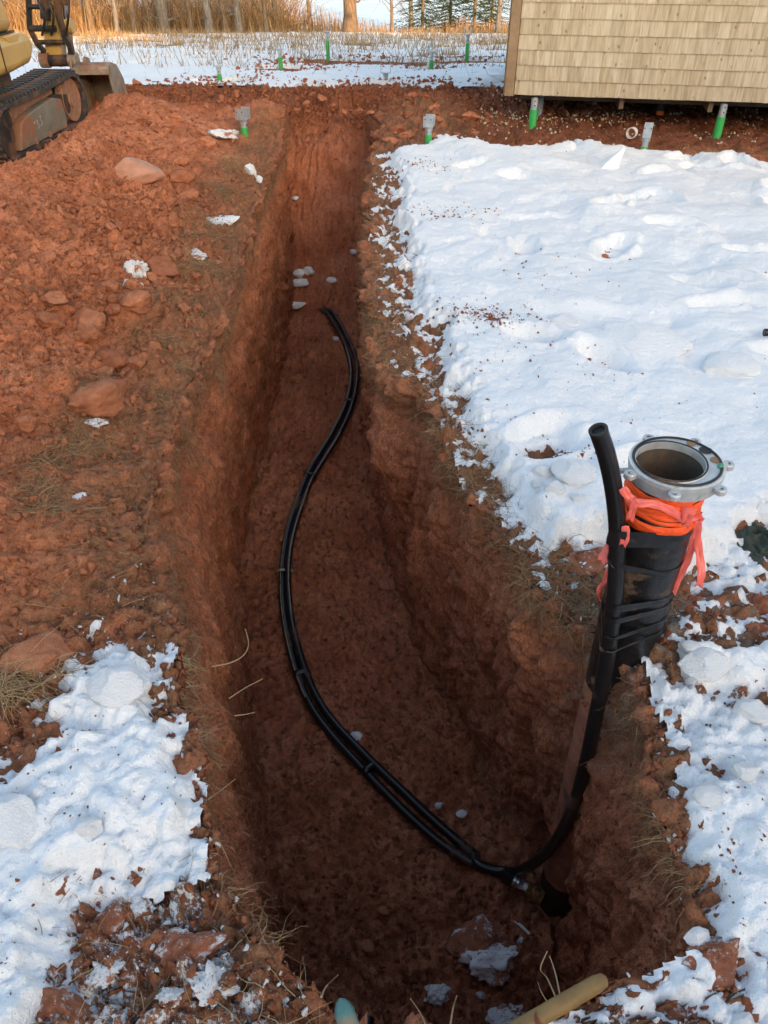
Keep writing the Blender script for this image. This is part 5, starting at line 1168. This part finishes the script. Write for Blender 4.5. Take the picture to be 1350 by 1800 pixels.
stem([sg(412, 1258, .01), at_y(430, 1256, 1.22), at_y(448, 1252, 1.22)], .0014, 'thin rootlet below the straight pale twig')
stem([sg(565, 1752, .01), at_y(573, 1735, .62), at_y(594, 1714, .63)], .0022, 'curved stem above the teal pole tip')
stem([at_h(752, 1812, .0), at_y(738, 1780, .57), at_y(721, 1755, .59)], .0018, 'thin stem leaning left at the bottom edge')
stem([at_h(790, 1815, .0), at_y(796, 1775, .58), at_y(803, 1750, .60)], .0024, 'thick short stem at the bottom edge')
stem([sg(980, 1760, .0), at_y(962, 1720, .62), at_y(950, 1703, .63), at_y(962, 1672, .66)], .0018, 'tall bent grass stem in front of the tan pole')
stem([sg(985, 1752, .0), at_y(976, 1710, .62), at_y(966, 1680, .65)], .0018, 'straight grass stem beside the bent one')
stem([sg(968, 1770, .0), at_y(952, 1745, .60), at_y(945, 1725, .62)], .0015, 'short grass stem left of the tan pole')
stem([sg(1198, 1700, .0), at_y(1185, 1665, .72), at_y(1158, 1638, .76)], .0016, 'grass stem leaning left at the lower right lip')
stem([sg(1196, 1698, .0), at_y(1196, 1665, .72), at_y(1188, 1633, .75)], .0016, 'grass stem standing beside the frosted clod')
stem([sg(1170, 1712, .0), at_y(1170, 1680, .69), at_y(1167, 1642, .72)], .0014, 'straight thin stem left of the frosted clod')
# ------------------------------------------------------------------ small props
M['tan'] = simple('tan_wood', (.24,.14,.045), .6, 0, .35, 14, .32, (.26,.12,.06), .08, 30)
M['teal'] = simple('teal_paint', (.07,.18,.175), .5, 0, .25, 22, .26, (.25,.2,.13))
M['cloth'] = simple('dark_green_cloth', (.050,.060,.045), .85, 0, .3, 26, .14, (.16,.15,.09), .5, 90)
a, b_ = at_h(895, 1818, .012), at_h(1066, 1720, .016); dv = (b_-a)/np.linalg.norm(b_-a)
P = [a-dv*.15, a, lerp(a, b_, .5), b_-dv*.025, b_-dv*.006, b_]; m = MB(); m.tube([q-a for q in P], [.0155, .0155, .0160, .0155, .0125, .005], 20)
o = m.obj('wooden_pole', M['tan'], loc=a, smooth=60); tag(o, 'yellow-tan rounded pole lying on the near lip of the trench', 'pole')
p = at_h(605, 1778, .03); q = at_h(622, 1830, .00); o = empty('teal_tipped_pole', p); tag(o, 'rounded teal tip of a pole poking up at the bottom edge', 'pole')
dv = (p-q)/np.linalg.norm(p-q); m = MB(); m.tube([-dv*.03, dv*0, dv*.010, dv*.018, dv*.023], [.019, .0185, .015, .009, .002], 20); m.obj('tip', M['teal'], o, smooth=60)
m = MB(); m.tube([-dv*.16, -dv*.028], [.0175, .018], 18); m.obj('shaft', M['muddy'], o)
p = on_bed(648, 1790, .02); m = MB(); m.tube([(0, 0, 0), (-.015, -.10, .01)], .022, 16); o = m.obj('pipe_stub', M['poly'], loc=p); tag(o, 'short black pipe stub on the trench floor beside the teal pole tip', 'pipe')
p = on_ground(1352, 600, .06); z_ = snow_top(SR, p[0], p[1]); m = MB(); m.tube([(-.035, 0, 0), (.05, .0, .004), (.30, .03, .0)], .017, 14, cap=False); m.lathe([(.017, 0), (.013, 0), (.013, .03), (0, .03)], 14, (-.035, 0, 0), Matrix.Rotation(math.pi/2, 3, 'Y'))
o = m.obj('pipe_stub', M['poly'], loc=(p[0], p[1], z_+.02), smooth=30); tag(o, 'black pipe end poking out of the snow at the right edge', 'pipe')
p = on_bed(925, 1640, .004); m = MB(); m.add([(-.038,.045,0),(-.028,.052,0),(.04,-.040,0),(.036,-.046,0),(-.038,.045,.003),(-.028,.052,.003),(.04,-.040,.003),(.036,-.046,.003)], [(0,1,2,3),(7,6,5,4),(0,4,5,1),(1,5,6,2),(2,6,7,3),(3,7,4,0)])
q = bed_surf(p[0], p[1]); o = m.obj('plastic_sliver', M['whiteplastic'], loc=(p[0], p[1], q[2]+.012), rot=(.15, 0, .15), smooth=0); tag(o, 'thin white plastic sliver on the trench floor near the casing foot', 'plastic sliver')
# crumpled cloth: folds as real waves
c0 = on_ground(1345, 955); n = 90; u, v = np.meshgrid(np.linspace(-1, 1, n), np.linspace(-1, 1, n)); R_ = np.hypot(u, v)
hx = .14*u; hy = .15*v
zf = .045*np.clip(1-R_**2, 0, 1)**.6+.055*(.35-np.abs(fbm(u*1.6+.5*v, v*.7, 0*u, .55, 2, .5, 701)))*2*np.clip(1.1-R_, 0, 1)+.010*fbm(u, v, 0*u, .16, 2, .5, 702)*np.clip(1.1-R_, 0, 1)
wob = 1+.18*perlin(np.cos(np.arctan2(v, u))*1.5, np.sin(np.arctan2(v, u))*1.5, 0*u, 703)
keep = R_ < wob*.95
idx = np.arange(n*n).reshape(n, n); F = np.stack([idx[:-1, :-1], idx[:-1, 1:], idx[1:, 1:], idx[1:, :-1]], -1).reshape(-1, 4); kf = (keep[:-1, :-1] & keep[:-1, 1:] & keep[1:, 1:] & keep[1:, :-1]).ravel()
V = np.stack([hx+.02*fbm(u, v, 0*u, .4, 2, .5, 704), hy+.02*fbm(u, v, 0*u, .4, 2, .5, 705), zf-.02], -1).reshape(-1, 3); F = F[kf]; us = np.unique(F); rm = np.full(n*n, -1); rm[us] = np.arange(len(us))
gz = max(surf(c0[0], c0[1])[2], snow_top(SR, c0[0], c0[1])-.03)
o = link('crumpled_cloth', mesh_np('crumpled_cloth', V[us], rm[F], M['cloth']), None, (c0[0], c0[1], gz+.015)); s = o.modifiers.new('s', 'SOLIDIFY'); s.thickness = .004; tag(o, 'crumpled dark green cloth on the snow right of the well casing', 'cloth')
# ------------------------------------------------------------------ frozen lake and the tree line
m_, nt, b = mat_new('lake_ice'); co = nd(nt, 'ShaderNodeTexCoord').outputs['Object']; mp = nd(nt, 'ShaderNodeMapping'); nt.links.new(co, mp.inputs['Vector']); mp.inputs['Scale'].default_value = (.35, 1.4, 1)
c = ramp(nt, noise_n(nt, mp.outputs[0], 2.5, 7, .7), [(.35, (.36,.44,.52)), (.55, (.55,.63,.69)), (.7, (.74,.78,.82))]); nt.links.new(c, b.inputs['Base Color']); b.inputs['Roughness'].default_value = .35
nt.links.new(bump_n(nt, noise_n(nt, mp.outputs[0], 6, 5, .6), .5, .05), b.inputs['Normal'])
lk = link('lake', mesh_np('lake', [(-400,36,-2.45),(400,36,-2.45),(400,700,-2.45),(-400,700,-2.45)], [(0,1,2,3)], m_)); tag(lk, kind='structure')
def bark(name, a, b2): 
    m, nt, b = mat_new(name); co = nd(nt, 'ShaderNodeTexCoord').outputs['Object']; mp = nd(nt, 'ShaderNodeMapping'); nt.links.new(co, mp.inputs['Vector']); mp.inputs['Scale'].default_value = (1, 1, .25)
    n = noise_n(nt, mp.outputs[0], 22, 6, .7); nt.links.new(ramp(nt, n, [(.35, a), (.65, b2)]), b.inputs['Base Color']); b.inputs['Roughness'].default_value = .9; nt.links.new(bump_n(nt, n, .8, .03), b.inputs['Normal']); return m
M['bark_grey'] = bark('grey_bark', (.10,.085,.070), (.27,.24,.205)); M['bark_brown'] = bark('brown_bark', (.09,.058,.035), (.24,.165,.10))
def tree(px, wpx, lean, label, mat='bark_grey', Yt=None, hgt=7.0, limbs=10, seed=0):
    p = on_ground(px, 60) if Yt is None else np.array([(px-675)/FOC*Yt/1.17, Yt, float(H((px-675)/FOC*Yt/1.17, Yt))])
    r = np.random.default_rng(900+seed); R0 = wpx*np.linalg.norm(p)/FOC*.5
    o = empty('bare_tree', p); tag(o, label, 'tree', 'bare trees along the shore')
    pts = [np.array([lean*z+.05*math.sin(z*1.3+seed), .04*math.cos(z*1.1+seed), z]) for z in np.linspace(-.15, hgt, 12)]
    m = MB(); m.tube(pts, [max(.012, R0*(1.25 if i == 0 else 1-.085*i)) for i in range(12)], 12); m.obj('trunk', M[mat], o)
    m = MB()
    for k in range(limbs):
        z = r.uniform(.55, hgt*.95) if k > 2 else r.uniform(.35, 1.1); b0 = np.array([lean*z, 0, z]); a = r.uniform(0, 6.28); L = r.uniform(.5, 1.4)*(1 if z > 1.3 else .6)
        d = np.array([math.cos(a), math.sin(a), r.uniform(.1, .7)]); q = [b0, b0+d*L*.5+r.normal(0, .04, 3), b0+d*L+[0, 0, .12]]; m.tube(q, [R0*.22, R0*.13, .006], 5)
        for _ in range(4): f = r.uniform(.3, 1); b1 = b0+d*L*f; dd = d+r.normal(0, .7, 3); m.tube([b1, b1+dd*r.uniform(.15, .45)], [R0*.08, .003], 4)
    m.obj('crown', M[mat], o)
T_ = [(290,17,-.03,'leaning grey tree, thickest of those left of the middle trunks','bark_grey'),(367,12,-.02,'slim grey tree, first of the close row left of the tall reeds','bark_grey'),(396,9,-.01,'second slim tree of the close row','bark_brown'),(404,11,-.03,'third slim tree of the close row, nearly touching the second','bark_grey'),(424,11,-.03,'grey tree at the right end of the close row','bark_grey'),(472,8,-.08,'thin leaning tree left of the stout grey trunk','bark_brown'),(488,15,-.01,'stout grey trunk beside the tall dry reeds','bark_grey'),(614,22,-.01,'thick sunlit brown trunk standing alone before the lake','bark_brown'),(686,5,.02,'thin dark sapling in front of the lake','bark_brown'),(722,7,.01,'thin trunk left of the spruces','bark_grey'),(876,8,.03,'thin trunk beside the shed corner','bark_grey'),(240,8,.02,'thin tree in the brush above the grass tufts','bark_brown'),(165,10,-.05,'forked tree in the brush right of the excavator arm','bark_brown'),(205,7,.05,'thin tree leaning right in the left brush','bark_grey'),(335,7,.0,'thin straight tree between the leaning tree and the close row','bark_brown'),(545,6,.02,'thin sapling among the reeds','bark_brown')]
for i, (px, w, ln, lab, mt) in enumerate(T_): tree(px, w, ln, lab, mt, None if i % 3 else 29.5+1.2*(i % 4), seed=i)
# spruces
M['needle'] = simple('spruce_needles', (.035,.060,.022), .7, 0, .4, 3)
M['needle2'] = simple('spruce_needles_pale', (.06,.085,.028), .7, 0, .4, 3)
def spruce(px, hgt, label, seed, Yt):
    r = np.random.default_rng(seed); x = (px-675)/FOC*Yt/1.17; p = np.array([x, Yt, float(H(x, Yt))]); o = empty('spruce_tree', p); tag(o, label, 'tree', 'young spruces by the shore')
    m = MB(); m.tube([(0, 0, -.1), (0, 0, hgt*.5), (0, 0, hgt)], [.06, .04, .008], 8); m.obj('trunk', M['bark_brown'], o)
    V = []; F = []; 
    for z in np.arange(.12, hgt, .10):
        R_ = (1-z/hgt)*hgt*.30+.05
        for _ in range(7):
            a = r.uniform(0, 6.28); L = R_*r.uniform(.6, 1.1); d = np.array([math.cos(a), math.sin(a), -.18]); sd = np.array([-math.sin(a), math.cos(a), 0])
            for t in np.linspace(.12, 1, 12):
                for s in (-1, 1):
                    b0 = np.array([0, 0, z])+d*L*t+r.normal(0, .015, 3); tip = b0+(d*.6+sd*s*.8+[0, 0, r.uniform(-.3, .2)])*.13*(1.1-t*.5); w = np.array([0, 0, .012])+d*.012
                    k = len(V); V += [b0-w, b0+w, tip]; F.append((k, k+1, k+2))
    link('crown', mesh_np('crown', V, np.array(F), M['needle' if seed % 2 else 'needle2'], False), o)
spruce(742, 4.2, 'young spruce left of the pair in front of the lake', 1, 30.5); spruce(790, 4.6, 'dark spruce in the middle of the shore spruces', 2, 31.5); spruce(832, 5.2, 'tall spruce on the right, close to the shed corner', 3, 31.0); spruce(862, 4.0, 'pale spruce hidden behind the tall one by the shed', 4, 33.0)
# reeds, brush and field grass: masses
r = np.random.default_rng(77); n = 9000
Yr = r.uniform(28.6, 33.5, n); xr_ = r.uniform(-17.5, 7.0, n); dens = fbm(xr_, Yr, 0*xr_, 2.2, 3, .6, 801); keep = r.uniform(-.5, .55, n) < dens*1.3+.02+.22*(xr_ < -2); xr_, Yr = xr_[keep], Yr[keep]
n = len(xr_); hh = r.uniform(.2, 1.0, n)*(1-.45*ss(-3, 0, xr_))*(.75+.6*fbm(xr_, Yr, 0*xr_, 1.6, 2, .5, 811)); strands('tall_dry_grass', np.stack([xr_, Yr, H(xr_, Yr)-.02], 1), np.stack([r.normal(0, .12, n), r.normal(0, .12, n), np.ones(n)], 1), hh, r.uniform(.012, .03, n), 'reed', .15, .16, 5, 3, 78)
n = 6000; xb = r.uniform(-18, -3.4, n); Yb = r.uniform(30, 38, n); strands('brush', np.stack([xb, Yb, H(xb, Yb)-.02], 1), np.stack([r.normal(0, .35, n), r.normal(0, .3, n), np.ones(n)], 1), r.uniform(.8, 2.8, n), r.uniform(.010, .028, n), 'reed', .1, .45, 7, 3, 79)
n = 26000; xg = r.uniform(-16, 8, n); Yg = r.uniform(12.5, 28.5, n); dn = fbm(xg*.5, Yg*1.6, 0*xg, .9, 4, .6, 301)+.34*ss(15, 19, Yg)*(1-ss(25, 29, Yg)); kp = dn > .17; xg, Yg = xg[kp], Yg[kp]; n = len(xg)
strands('field_grass', np.stack([xg, Yg, H(xg, Yg)], 1), np.stack([r.normal(0, .3, n), r.normal(0, .3, n), np.ones(n)], 1), r.uniform(.06, .26, n), r.uniform(.008, .020, n), 'straw', .25, .2, 4, 3, 80)
n = 700; xg = r.uniform(-12, 3, n); Yg = r.uniform(11.0, 17, n); strands('field_weeds', np.stack([xg, Yg, H(xg, Yg)], 1), np.stack([r.normal(0, .5, n), r.normal(0, .5, n), np.ones(n)], 1), r.uniform(.05, .22, n), r.uniform(.004, .009, n), 'root', .1, .35, 5, 3, 81)
# bare soil strip round the far piles
c_s = c_red
P = []; 
for (px, py, a, b2, k) in ((577,112,.5,.35,900),(640,112,.8,.25,900),(494,126,.3,.18,350),(387,148,.35,.15,350),(700,116,.6,.25,350),(820,108,.35,.2,350),(758,126,.2,.12,120),(678,152,.5,.15,500),(860,112,.4,.15,150)):
    c0 = on_ground(px, py)
    for _ in range(k):
        x_, y_ = c0[0]+r.normal(0, a), c0[1]+r.normal(0, b2*1.6); P.append((x_, y_, snow_top(SFld, x_, y_) if y_ > 10.2 else float(H(x_, y_))))
scatter('soil_crumbs', np.array(P), .014+.065*r.uniform(0, 1, len(P))**2.2, c_s)
